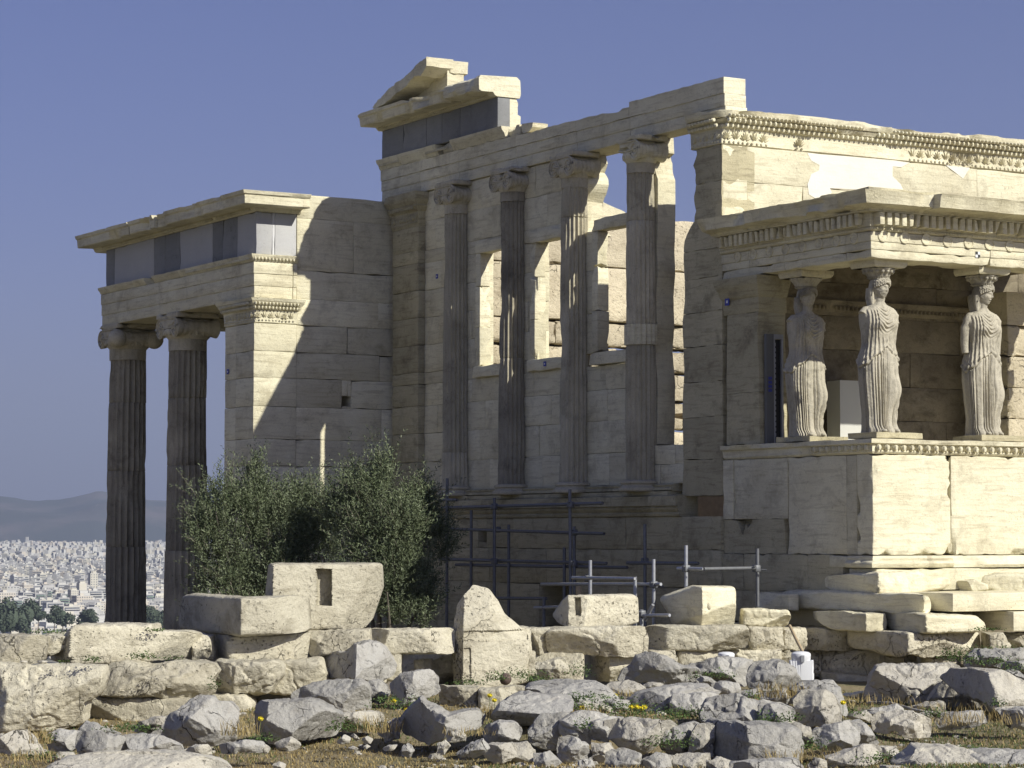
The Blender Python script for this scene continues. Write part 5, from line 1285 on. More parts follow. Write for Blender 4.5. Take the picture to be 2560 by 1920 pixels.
boss = M.build('lifting_boss', MA['marble'], None, 60, loc=(0, 0, 0)); bl = [o for o in scene.collection.objects if o.get('label', '').startswith('smooth cream marble block')][0]; boss.parent = bl; boss.location = -bl.location
rock('S', '1643,1285 1660,1282 1723,1283 1723,1319 1644,1316', 'small squared marble block, the upper of two left of the steps', 'marble', Y=-2.0, T=.25, edge=1700, **G0)
rock('S', '1602,1315 1640,1314 1700,1317 1706,1330 1700,1350 1680,1357 1600,1351', 'low marble block with a broken right end, below the small squared one', 'marble', Y=-2.75, T=.3, **{**G0, 'rough': .02})
# --- boulders and rubble
B = rock
B('A', '0,1260 120,1212 220,1215 300,1300 345,1400 330,1430 270,1470 230,1500 60,1500 -40,1480 -40,1300', 'rough tan rock at the left edge beside dry grass', 'greytan', w=26.0, facets=7)
B('A', '400,1230 520,1205 690,1205 690,1280 640,1370 540,1390 430,1375 400,1300', 'chipped grey rock, second from the left edge', 'grey', w=25.6, facets=7)
B('A', '680,1230 800,1210 950,1230 1060,1240 1110,1300 1130,1385 980,1400 800,1415 700,1415 665,1330', 'rounded grey rock with a hollow, just above the flat foreground slab', 'grey', w=25.2)
B('A', '1050,1225 1230,1220 1400,1240 1480,1280 1560,1320 1590,1400 1400,1425 1150,1400 1100,1280', 'low smooth grey rock above the right part of the flat slab', 'grey', w=25.2)
B('A', '1590,1370 1700,1320 1790,1310 1840,1370 1830,1445 1650,1440', 'small pale rock at the right end of the flat slab', 'greytan', w=24.8)
B('A', '1300,1225 1420,1160 1440,1080 1550,1010 1640,940 1720,900 1830,900 1880,945 1990,960 2040,1020 2030,1275 1960,1295 1560,1305 1420,1265', 'large pale grey boulder with fine cracks on the left side', 'grey', w=26.2, facets=6, nr=40, nf=140)
B('A', '1140,1200 1200,1120 1300,1080 1450,1070 1430,1200 1250,1235', 'small tan spotted rock tucked left of the large cracked boulder', 'greytan', w=26.8)
B('A', '430,1530 560,1445 800,1402 1200,1378 1500,1400 1750,1440 1900,1470 1970,1530 1970,1760 430,1760', 'broad flat tan slab at the bottom left corner', 'greytan', w=22.6, T=.5, topf=(.02, 3.6), facets=1, rough=.015)
B('A', '420,1440 520,1395 620,1400 655,1450 520,1505', 'small tan stone left of the flat slab', 'greytan', w=25)
B('A', '680,1200 740,1130 830,1150 900,1190 1050,1225 900,1260 700,1240', 'grey pointed stone leaning on the huge rough block', 'grey', w=26.5)
B('A', '1910,1320 2000,1300 2150,1290 2260,1300 2280,1360 2100,1370 1920,1400', 'low grey stone half buried in dry grass beneath the cracked boulder', 'grey', w=24.6)
B('B', '555,550 790,515 850,460 960,438 1050,455 1100,500 1160,590 1185,650 1170,720 1080,758 900,753 640,768 590,690', 'blue grey squared boulder with two dark holes, shaded on its left face', 'grey', w=30.4, edge=880, T=.5, facets=3)
B('B', '318,880 480,800 640,765 900,755 960,790 980,870 980,1018 860,1043 700,1053 600,983 460,943 325,938', 'long wedge shaped grey boulder directly under the blue grey squared one', 'grey', w=29, facets=6, nr=40, nf=140)
B('B', '960,775 1090,765 1140,820 1152,860 1095,940 980,960', 'small grey rock right of the wedge shaped boulder', 'grey', w=29.4)
B('B', '1155,790 1260,700 1400,690 1510,690 1560,740 1582,850 1500,905 1400,935 1340,965 1250,975 1180,900', 'chunky grey boulder below the dark gap in the low wall', 'grey', w=29, facets=7)
B('B', '-10,1000 60,945 300,945 440,935 520,960 640,1030 718,1080 722,1150 662,1243 600,1265 350,1265 130,1300 90,1255 -10,1210', 'large grey boulder with brown veins, shaded on its left side', 'grey', w=26.6, edge=110, T=.5, facets=4, nr=40, nf=140)
B('B', '725,1070 900,1040 1080,1050 1092,1110 990,1195 760,1205', 'low tan rock right of the veined boulder', 'greytan', w=27.2)
B('B', '1225,1165 1260,1100 1420,940 1480,985 1540,1000 1660,1060 1900,1020 1957,1100 1900,1185 1680,1195 1600,1285 1500,1303 1260,1265', 'dark faced angular boulder with a sharp peak in the centre foreground', 'grey', w=25.7, edge=1650, T=.55, facets=3, nr=40, nf=140)
B('B', '1070,1140 1200,1090 1270,1090 1240,1160 1245,1265 1120,1295 1065,1220', 'small dark rock on the left flank of the peaked boulder', 'grey', w=26.2)
B('B', '1640,1200 1780,1190 1828,1240 1812,1295 1700,1310 1655,1290', 'small round stone right below the peaked boulder', 'greytan', w=25)
B('B', '1555,1310 1640,1270 1690,1330 1630,1405 1550,1420', 'small stone leaning under the peaked boulder', 'greytan', w=24.6)
B('B', '1265,1320 1310,1290 1360,1310 1383,1370 1340,1415 1262,1415', 'upright small grey stone alone on the grass', 'grey', w=24.5)
B('B', '1580,800 1915,818 1905,1035 1590,1010', 'squared pale block half hidden behind the peaked boulder', 'lime', w=29.5, p=9, facets=1, T=.3)
B('B', '1925,832 2212,812 2335,822 2310,900 2160,1025 1935,1022', 'pale block with yellow flowers before it, left of the dry stone heap', 'lime', w=29.3, p=9, facets=2, T=.3)
B('B', '1735,1390 1850,1300 1960,1265 2010,1350 1900,1430 1745,1420', 'smooth slanting grey rock at the left foot of the dry stone heap', 'grey', w=24)
sm = 'small pale stone lying on the dry grass'
for s, w_ in (('780,1352 830,1328 885,1350 860,1372', 24), ('915,1342 960,1318 993,1335 950,1358', 24.2), ('1085,1352 1150,1326 1225,1322 1190,1358 1120,1373', 24.2), ('912,1272 960,1243 1013,1270 990,1313 930,1313', 25), ('698,1292 760,1233 823,1260 800,1313 710,1313', 25), ('818,1240 850,1228 893,1270 860,1283', 25.3), ('150,1490 200,1468 258,1490 240,1525 160,1525', 22.6), ('165,1305 300,1258 385,1310 370,1355 200,1375', 24.8), ('-10,1310 60,1298 123,1350 100,1393 -10,1385', 24.6), ('880,1400 905,1392 920,1402 900,1410', 23.5), ('1850,1515 1900,1500 1940,1521 1900,1540', 22.4)):
    B('B', s, sm, 'greytan', name='small_stone', cat='stone', group='small stones on the dry grass', w=w_, nf=40, nr=12, rough=.006)
for s, w_ in (('160,600 195,590 238,592 235,615 190,620', 28.4), ('315,600 360,595 420,600 370,615', 28.4)): B('A', s, 'small flat stone on the ledge of the rough blocks at far left', 'greytan', name='small_stone', cat='stone', group='small stones on the far left ledge', w=w_, nf=40, nr=12, rough=.005)
B('C', '-170,1060 -80,960 0,905 150,870 400,895 510,930 490,1010 300,1090 200,1125 0,1140 -120,1110', 'broad flat topped grey boulder at the left end of the dry stone heap', 'grey', w=26, T=.7, topf=(.1, 2.5), nr=40, nf=140)
B('B', '1945,1245 1990,1150 2100,1110 2250,1140 2300,1200 2260,1300 2000,1318', 'dark shaded rock under the broad flat topped boulder', 'grey', w=25.2)
B('B', '1965,1325 2212,1310 2260,1400 2200,1450 2060,1470 1975,1405', 'dark rock at the lower left corner of the heap, in shadow', 'greytan', w=24.8)
B('C', '110,855 160,800 350,788 700,785 820,830 905,900 880,935 700,955 560,935 400,905 200,895', 'long flat grey slab on top of the heap at its left', 'grey', w=27.7, T=.7, topf=(.05, 4), facets=2)
B('C', '795,825 860,780 1000,778 1080,800 1155,850 1120,885 950,915 850,865', 'brownish rock with lichen above the yellow flowers', 'greytan', w=28.2)
B('C', '940,750 1000,660 1070,570 1150,530 1260,523 1340,550 1400,590 1450,640 1560,650 1612,700 1605,775 1500,805 1330,815 1250,785 1100,775', 'tall craggy blue grey boulder in front of the low wall, left of the small lamp', 'grey', w=30, rough=.05, facets=7, nr=44, nf=150)
B('C', '1555,640 1700,600 1780,580 2060,592 2115,640 2055,745 2000,795 1860,785 1780,740 1660,720 1600,720', 'grey boulder directly below the small round lamp', 'grey', w=30.4, facets=6, rough=.035)
B('C', '2055,690 2110,630 2300,608 2420,660 2490,760 2455,795 2330,825 2180,838 2060,810', 'grey boulder left of the large white floodlight', 'grey', w=29.8, facets=6, rough=.035)
B('C', '1005,935 1100,870 1300,830 1500,808 1700,818 1795,880 1600,910 1420,1000 1380,1090 1250,1060 1010,980', 'wide grey slab in the middle of the heap, behind the brightest flowers', 'grey', w=27.3, T=.7, topf=(.25, 3), facets=3)
B('C', '1368,950 1400,883 1790,880 1730,950 1660,1110 1375,1100', 'blocky shaded grey rock behind green grass in the heap', 'grey', w=26.6)
B('C', '1735,805 1800,785 1940,800 1963,860 1900,890 1750,855', 'small angular stone perched on top of the heap', 'grey', w=27.3)
B('C', '1950,855 2100,833 2420,848 2440,905 2200,930 1970,905', 'low flat grey stone right of the perched angular stone', 'grey', w=27.5)
B('C', '1635,1050 1700,930 1800,893 1950,888 2200,955 2400,995 2435,1070 2385,1140 2100,1145 1900,1120 1720,1152 1638,1125', 'big jagged whitish rock on the right half of the heap', 'grey', w=25.7, rough=.05, facets=8, nr=44, nf=150)
B('C', '130,1190 200,1110 260,1058 490,1048 505,1100 425,1160 425,1310 400,1370 260,1358 145,1298', 'shaded round grey rock in the top course of the heap, leftmost', 'grey', w=25.2, facets=6)
B('C', '415,1110 520,1050 600,1018 700,1033 850,1070 725,1120 685,1215 665,1300 560,1308 425,1215', 'angular grey rock in the top course of the heap, second from left', 'grey', w=25.1, facets=6)
B('C', '660,1250 690,1120 850,1083 960,1100 835,1190 835,1290 700,1295', 'narrow grey rock wedged in the heap between larger ones', 'grey', w=25.0)
B('C', '810,1115 950,1098 1100,1103 1405,1108 1425,1180 1395,1245 1290,1215 1255,1285 1100,1398 950,1368 850,1288 806,1205', 'long striped grey rock in the middle of the heap front', 'greytan', w=24.9, facets=7, rough=.04, nr=40, nf=140)
B('C', '1265,1215 1400,1180 1555,1125 1610,1150 1565,1215 1548,1408 1400,1398 1295,1355', 'dark shadowed rock right of the long striped one', 'grey', w=24.9)
B('C', '1550,1205 1600,1148 1700,1143 1760,1160 1750,1270 1748,1428 1600,1408 1530,1398', 'squarish pale rock beside the biggest block of the heap front', 'greytan', w=24.7)
B('C', '1740,1180 1780,1150 2000,1148 2212,1148 2400,1165 2485,1200 2498,1320 2485,1438 2300,1460 1950,1460 1745,1430', 'biggest rectangular grey block at the right of the heap front', 'grey', w=24.4, facets=4, p=7, T=.5, edge=2010, nr=40, nf=140)
B('C', '410,1265 500,1250 600,1300 645,1330 648,1445 560,1475 430,1468 405,1400', 'rounded rock in the lower course of the heap, below the second rock', 'grey', w=24.6)
B('C', '185,1390 330,1370 430,1475 360,1560 180,1560', 'dark rock at the bottom edge under the leftmost heap rock', 'grey', w=24.3)
B('C', '585,1465 690,1430 715,1560 580,1560', 'small dark stone at the bottom edge of the heap', 'grey', w=24)
B('C', '685,1305 850,1308 880,1360 825,1490 700,1450', 'dark rock set below the narrow wedged rock', 'greytan', w=24.7)
B('C', '820,1400 950,1350 1110,1400 1140,1580 800,1580', 'large dark rock at the bottom edge below the striped rock', 'grey', w=24.2)
B('C', '1125,1460 1250,1400 1395,1420 1400,1580 1100,1580', 'wide grey rock at the bottom edge, right of the large dark one', 'grey', w=24.1)
B('C', '1385,1420 1700,1408 1710,1580 1380,1580', 'flat shadowed rock at the bottom edge below the squarish rock', 'greytan', w=24.1)
B('C', '1685,1465 1800,1430 1895,1462 2000,1560 1700,1560', 'pale stone tip at the bottom edge under the biggest block', 'greytan', w=23.8)
B('C', '-90,1330 120,1308 190,1370 165,1490 -60,1500', 'brown shaded rock beneath the flat topped boulder', 'greytan', w=24.9)
B('C', '1900,1475 2212,1462 2470,1455 2500,1540 2400,1600 1900,1600', 'flat whitish rock at the bottom edge under the biggest block', 'grey', w=23.3)
B('C', '205,615 450,566 482,640 524,765 450,785 225,765', 'wedge shaped limestone chunk tilted against the low wall', 'lime', w=31.3, p=7)
B('C', '550,975 620,950 850,1000 870,1050 560,1040', 'low mottled stone among the yellow flowers', 'greytan', w=26.6); B('C', '780,960 900,930 1010,950 1010,1010 850,1010', 'flat grey stone just right of the mottled one', 'grey', w=26.9)
B('C', '1130,800 1180,780 1300,790 1310,835 1160,845', 'small dark crumbly stone under the tall craggy boulder', 'greytan', w=29)
B('C', '1600,760 1640,728 1720,740 1790,800 1700,820', 'grey stone peeping out below the lamp boulder', 'grey', w=29.3)
B('D', '850,945 850,850 900,740 960,655 1130,638 1400,622 1560,617 1650,650 1715,692 1610,730 1530,790 1420,935 1260,957 1080,937', 'large tan and grey boulder below the corner of the steps', 'greytan', w=29.5, rough=.04, facets=6, nr=44, nf=150)
B('D', '1400,940 1480,820 1560,715 1650,685 1720,760 1860,870 1910,1010 1700,1030 1560,1000', 'shadowed boulder between the two large ones at right', 'greytan', w=29)
B('D', '1605,780 1690,700 1850,688 2000,698 2150,765 2330,830 2330,1000 2000,1000 1900,1010 1850,945 1700,870', 'large boulder at the right edge with a shaded left side', 'greytan', w=28, edge=1870, T=.6, facets=3, nr=40, nf=140)
B('D', '1712,570 1810,500 1940,498 2000,508 2330,488 2330,610 1950,630 1780,660 1715,650', 'blue grey weathered boulder at the right edge under the steps', 'grey', w=31, rough=.04)
B('D', '1950,640 2080,600 2330,598 2330,690 2050,670', 'low pale stone in front of the blue grey boulder at right', 'grey', w=30.3); B('D', '1690,670 1900,655 1920,695 1750,710', 'flat stone in the grass left of the right edge boulder', 'greytan', w=30); B('D', '2000,680 2120,658 2330,770 2330,830 2100,720', 'slanting grey stone above the right edge boulder', 'grey', w=29.5)
B('D', '1455,1105 1500,1060 1640,1035 1850,1023 1895,1130 1800,1155 1580,1186 1485,1168', 'grey stone lying on the grass at right, below the hose', 'grey', w=26.4)
B('D', '1990,1020 2330,998 2330,1180 2080,1160 2035,1085', 'smooth brown grey rock cut by the right edge', 'grey', w=26)
B('D', '910,1105 950,1050 1150,1058 1385,1105 1395,1220 1180,1212 1100,1180 1040,1210 910,1205', 'rough porous tan rock on the grass beside the heap', 'greytan', w=25.7, rough=.05)
B('D', '790,1020 1100,968 1155,1010 1190,1070 950,1060', 'low grey rock above the porous tan one', 'grey', w=27); B('D', '1265,1075 1370,1048 1415,1080 1385,1120 1300,1122', 'small dark stone right of the porous rock', 'greytan', w=26.4); B('D', '1190,975 1420,948 1520,960 1520,1030 1300,1015', 'grey stone beneath the large tan boulder', 'greytan', w=28)
B('D', '645,1050 840,1033 885,1080 860,1108 680,1090', 'small tan stone at the right foot of the heap', 'greytan', w=26.8); B('D', '640,890 845,862 855,935 760,915', 'flat pale slab edge under the dark wall corner', 'marble', w=29.8)
B('D', '195,840 270,790 560,768 612,820 655,950 670,1025 640,1060 560,1000 300,900', 'grey slab behind the rounded tan boulder of the heap', 'grey', w=26.3)
B('D', '222,925 300,860 500,853 572,900 622,980 635,1135 480,1152 350,1158 265,1128 228,1020', 'rounded tan boulder near the right end of the heap', 'greytan', w=25.5, facets=6)
B('D', '-70,870 120,850 240,860 235,960 160,985 -60,930', 'low grey stone left of the rounded tan boulder', 'grey', w=26.4); B('D', '-70,990 60,968 200,1018 220,1085 150,1128 0,1178 -70,1140', 'grey stone under dry grass below the jagged whitish rock', 'grey', w=25.4)
B('D', '385,1195 500,1150 700,1113 795,1180 775,1340 720,1378 460,1378 395,1285', 'bright squared rock at the right end of the heap', 'grey', w=24.6, facets=6); B('D', '705,1125 800,1108 865,1170 960,1305 870,1318 775,1328 785,1190', 'small triangular rock leaning on the bright squared one', 'grey', w=24.9)
B('D', '500,1430 700,1380 800,1330 962,1323 985,1400 985,1510 900,1570 600,1600 505,1540', 'tan block at the bottom edge below the bright squared rock', 'greytan', w=23.8); B('D', '150,1165 250,1138 345,1180 395,1290 350,1350 255,1388 262,1260 200,1190', 'pale rock behind the biggest block of the heap', 'greytan', w=24.9)
B('D', '1100,1480 1230,1400 1290,1343 1600,1347 1750,1388 1840,1500 1850,1620 1100,1620', 'broad speckled tan boulder at the bottom right', 'greytan', w=23.2, T=.6, topf=(.15, 2.2)); B('D', '1735,1395 1900,1378 2330,1385 2330,1620 1900,1620 1800,1470', 'flat grey boulder at the bottom right corner', 'grey', w=23.1, T=.6, topf=(.1, 2.5))
B('D', '965,1348 1080,1348 1170,1420 1100,1448 980,1438', 'small pinkish stone left of the speckled boulder', 'greytan', w=24); B('D', '975,1505 1150,1493 1260,1530 1100,1600 975,1600', 'pale stone at the bottom edge left of the speckled boulder', 'greytan', w=22.8)
B('D', '340,1500 400,1420 500,1460 520,1560 340,1560', 'small stone at the bottom edge in dry grass', 'greytan', w=23.6)
B('D', '100,1145 190,1100 240,1110 250,1150 150,1160', 'tiny stone wedged under the rounded tan boulder', 'greytan', name='small_stone', cat='stone', w=25.4, nf=40, nr=12)
# ------------------------------------------------------------------ olive trees
def leafmat(name, a, b_, rough=.5):
    mt, t, b = nodes(name); at = N(t, 'ShaderNodeAttribute', attribute_name='tone'); r = ramp(t, mth(t, 'ADD', mth(t, 'MULTIPLY', at.outputs['Fac'], .5), .5), [(0.0, a), (1.0, b_)])
    t.links.new(r.outputs[0], b.inputs['Base Color']); b.inputs['Roughness'].default_value = rough; b.inputs['Specular IOR Level'].default_value = .2
    return mt
MA['olive'] = leafmat('olive leaves', (.045, .066, .027), (.19, .22, .13), .5)
MA['bark'] = plain('olive bark', (.17, .15, .12), .9, 0, .4, 10, .8)
def olive(name, label, lobes, base, ntw, seed, W_):
    t = thing(name, label, 'olive tree', tuple(base)); rng = np.random.default_rng(seed); rr = random.Random(seed)
    LV, LF, LT = [], [], []; SV = MB(); n = 0
    cs = []
    tot = sum(l[3]*l[4]*W_ for l in lobes)
    for (u, v, w_, ru, rv) in lobes:
        C = PW(u, v, w_); k = SD*w_/F_PX; rx, rz = ru*k, rv*k; cs.append(C)
        cnt = int(ntw*ru*rv*W_/tot)
        for _ in range(cnt):
            q = rng.normal(size=3); q /= np.linalg.norm(q); q[2] = q[2] if q[2] > -.6 else -q[2]
            rad = rng.uniform(.35, 1.0)**.6
            lump = .80+.42*float(vnoise(np.array([[q[0]*2.6+seed, q[1]*2.6, q[2]*2.6+u*.1]]), 4)[0])
            p = C+np.array([q[0]*rx, q[1]*rx*.85, q[2]*rz])*rad*lump
            L = rng.uniform(.2, .45)*(1.5 if rad*lump > .85 and q[2] > .2 else 1)
            d = np.array([q[0]*.55, q[1]*.55, .8+.35*q[2]])+rng.normal(size=3)*.28; d /= np.linalg.norm(d)
            bend = rng.normal(size=3)*.16
            m_ = int(L/.021); tt = (np.arange(m_)+.5)/m_
            c0 = p+np.outer(tt*L, d)+np.outer((tt**2)*L, bend)
            if rng.random() < .25: SV.add([p, p+d*L*.5+bend*L*.25+.003, p+d*L+bend*L, p+d*L*.5+bend*L*.25-.003], [(0, 1, 2, 3)])
            a = np.cross(d, [0, 0, 1.]); a /= np.linalg.norm(a)+1e-9; b2 = np.cross(d, a)
            ang = np.arange(m_)*1.57+rng.uniform(0, 6)+rng.normal(size=m_)*.5
            o = np.outer(np.cos(ang), a)+np.outer(np.sin(ang), b2)
            ld = o*.75+d*.75+rng.normal(size=(m_, 3))*.22; ld /= np.linalg.norm(ld, axis=1)[:, None]
            sz = rng.uniform(.042, .068, m_)[:, None]; sd_ = np.cross(ld, rng.normal(size=(m_, 3))); sd_ /= np.linalg.norm(sd_, axis=1)[:, None]
            wd = sz*.13
            Q = np.stack([c0, c0+ld*sz*.5+sd_*wd, c0+ld*sz, c0+ld*sz*.5-sd_*wd], 1).reshape(-1, 3)
            LV.append(Q); LF.append(np.arange(m_*4).reshape(-1, 4)+n); n += m_*4
            tn = rng.uniform(-.5, .7); LT.append(np.clip(tn+rng.normal(size=m_)*.35, -1, 1))
    V = np.concatenate(LV)-np.array(base); F = np.concatenate(LF); me = bpy.data.meshes.new('crown'); me.vertices.add(len(V)); me.vertices.foreach_set('co', V.ravel())
    me.loops.add(F.size); me.loops.foreach_set('vertex_index', F.ravel()); me.polygons.add(len(F)); me.polygons.foreach_set('loop_start', np.arange(len(F))*4); me.update(calc_edges=True)
    at = me.attributes.new('tone', 'FLOAT', 'FACE'); at.data.foreach_set('value', np.concatenate(LT).astype(np.float32)); me.materials.append(MA['olive'])
    o = bpy.data.objects.new('crown', me); scene.collection.objects.link(o); o.parent = t
    M = MB(); b0 = np.array(base, float)
    tube(M, [b0, b0+[.05, .03, .7], b0+[.0, .1, 1.3]], [.22, .16, .14], 10)
    for i in range(9):
        C = cs[i % len(cs)]; e = C+np.array([rr.uniform(-.6, .6), rr.uniform(-.5, .5), rr.uniform(-.5, .1)]); s = b0+np.array([0, .1, 1.2]); md = s*.5+e*.5+np.array([rr.uniform(-.15, .15), 0, -.15])
        tube(M, [s, md, e], [.05, .03, .008], 6)
    M.build('trunk', MA['bark'], t, 60); SV.build('twigs', MA['bark'], t)
    return t
def bs(u, w_): P = PW(u, 1340, w_); return (P[0], P[1], -3.42)
olive('olive_tree', 'broad silvery olive tree in front of the north porch, behind the tall slotted block', [(520, 1150, 40.5, 88, 95), (455, 1190, 40.1, 40, 85), (600, 1160, 40.7, 88, 82), (545, 1060, 40.8, 26, 55), (500, 1250, 40.3, 75, 70), (640, 1110, 41.1, 50, 55), (470, 1110, 40.5, 35, 42), (680, 1190, 40.7, 60, 80), (610, 1240, 40.5, 80, 60), (500, 1300, 40.2, 80, 60), (600, 1300, 40.3, 90, 60), (690, 1120, 41, 45, 45), (430, 1150, 40.3, 24, 40), (560, 1100, 41, 50, 45)], bs(540, 41), 5600, 3, 1)
olive('olive_tree', 'rounded olive tree in the middle, its right half in the shade of the temple', [(790, 1110, 39.5, 62, 90), (820, 1040, 39.7, 26, 45), (860, 1150, 39.3, 75, 70), (800, 1200, 39.3, 75, 75), (850, 1250, 39.1, 62, 95), (760, 1060, 39.9, 20, 42), (905, 1110, 40.3, 46, 55), (930, 1190, 40.5, 55, 90), (740, 1140, 39.9, 40, 60), (895, 1290, 39.7, 60, 65), (800, 1310, 39.2, 90, 60), (880, 1340, 39.2, 60, 50)], bs(830, 39.5), 5200, 9, 1)
# ------------------------------------------------------------------ scaffolding
def scaf(label, base, pipes, clamps=(), r=.026, group=None):
    t = thing('scaffold', label, 'scaffold', base, group)
    for (a, b_, mt) in pipes:
        M = MB(); a, b_ = np.array(a, float), np.array(b_, float); tube(M, [a, b_], r, 12, caps=False)
        d = (b_-a)/np.linalg.norm(b_-a); tube(M, [b_-d*.004, b_-d*.06], r*.82, 12)
        tube(M, [a+d*.06, a+d*.004], r*.82, 12)
        M.build('pipe', MA[mt], t, 60)
    for c in clamps:
        M = MB(); c = np.array(c); rough_box(M, c-[.045, .05, .05], c+[.045, .05, .05], .05, .004, .015, 0, 3); tube(M, [c+[-.05, -.05, .03], c+[-.11, -.09, .03]], .012, 6); tube(M, [c+[.05, -.05, -.02], c+[.10, -.10, -.02]], .012, 6)
        M.build('clamp', MA['pipe_dark'], t, 50)
def q(u, v, X): return tuple(PX(u, v, X))
def vp(u, v0, v1, X, mt='pipe_dark'):
    a = PX(u, v0, X); return ((a[0], a[1], -3.42 if v1 is None else PX(u, v1, X)[2]), tuple(a), mt)
X1 = -.55; X2 = -1.3
pip = [vp(966, 1033, None, X2), vp(1018, 1102, None, X1), vp(1068, 1075, None, X2), vp(1099, 1133, None, X1), ((*PX(1235, 1290, X2)[:2], -3.4), q(1231, 1057, X2), 'pipe_dark'), ((*PX(1243, 1290, X1)[:2], -3.4), q(1240, 1137, X1), 'pipe_dark'), vp(1219, 1182, None, X1),
       (q(955, 1097, X2+.03), q(1302, 1087, X2+.03), 'pipe_dark'), (q(880, 1080, X2), q(987, 1080, X2), 'pipe_dark'), (q(945, 1142, X1), q(1305, 1153, X1-.03), 'pipe_dark'), (q(950, 1208, X2+.05), q(1310, 1217, X2+.05), 'pipe_dark'), (q(985, 1220, X1+.05), q(1355, 1226, X1+.05), 'pipe_dark'), (q(950, 1208, X1), q(1050, 1210, X1), 'pipe_dark'), (q(1057, 1292, X2), q(1180, 1293, X2), 'pipe_dark'), (q(894, 1060, X2), q(894, 1250, X2), 'pipe_dark')]
cl = [q(1068, 1094, X2), q(1233, 1090, X2), q(1240, 1150, X1), q(1075, 1144, X1+.05), q(1240, 1217, X2), q(1068, 1212, X2)]
scaf('tall grey pipe scaffold against the shaded west wall, right of the olive tree', (X2, 5, -3.42), pip, cl)
X3 = -2.3
pip = [vp(1393, 1132, None, -.8), (q(1355, 1216, -.85), q(1508, 1217, -.85), 'pipe_dark'), vp(1275, 1210, None, X3, 'pipe'), vp(1412, 1208, None, X3, 'pipe'), (q(1237, 1248, X3-.04), q(1372, 1250, X3-.04), 'pipe'), (q(1170, 1262, X3+.6), q(1428, 1262, X3-.02), 'pipe'), vp(1372, 1246, None, X3, 'pipe'), (q(1386, 1330, X3-.5), q(1447, 1329, X3-.5), 'pipe'), vp(1386, 1317, None, X3-.5, 'pipe'), (q(1393, 1340, X3-.5), q(1411, 1306, X3-.5), 'pipe'), vp(1175, 1294, None, X3+.8), (q(1155, 1313, X3+.8), q(1210, 1311, X3+.8), 'pipe')]
scaf('low scaffold of shiny pipes between the white grooved block and the smooth marble block', (X3, 2, -3.42), pip, [q(1271, 1249, X3), q(1412, 1263, X3), q(1393, 1212, -.8), q(1386, 1326, X3-.5)])
pip = [vp(1482, 1178, None, X3+.3, 'pipe'), vp(1636, 1185, 1310, -.9), (q(1464, 1228, X3+.25), q(1520, 1229, X3+.3), 'pipe'), (q(1520, 1229, X3+.3), q(1640, 1227, -.9), 'pipe_dark')]
scaf('pair of scaffold posts joined by one rail behind the smooth marble block', (-1.9, .5, -3.42), pip, [q(1482, 1228, X3+.25), q(1634, 1228, -.95)])
M = MB(); a = PX(1242, 1265, -1.6); box(M, a-[.02, .03, .0], a+[.02, .03, .28]); a2 = PX(1254, 1266, -1.6); box(M, a2-[.02, .05, .0], a2+[.02, .05, .26]); o = M.build('timber_post', MA['wood'], None, loc=tuple(a)); 
M2 = MB(); bpy.data.objects.remove(o)
M = MB(); a = PX(1250, 1310, -1.6); rough_box(M, np.array([a[0]-.03, a[1]-.04, -3.42]), np.array([a[0]+.03, a[1]+.04, PX(1250, 1266, -1.6)[2]]), .3, .003, .006, .02, 3); o = M.build('timber_post', MA['wood'], None, 40, loc=(a[0], a[1], -3.42)); tag(o, 'short pale timber post standing behind the white grooved block', 'post')
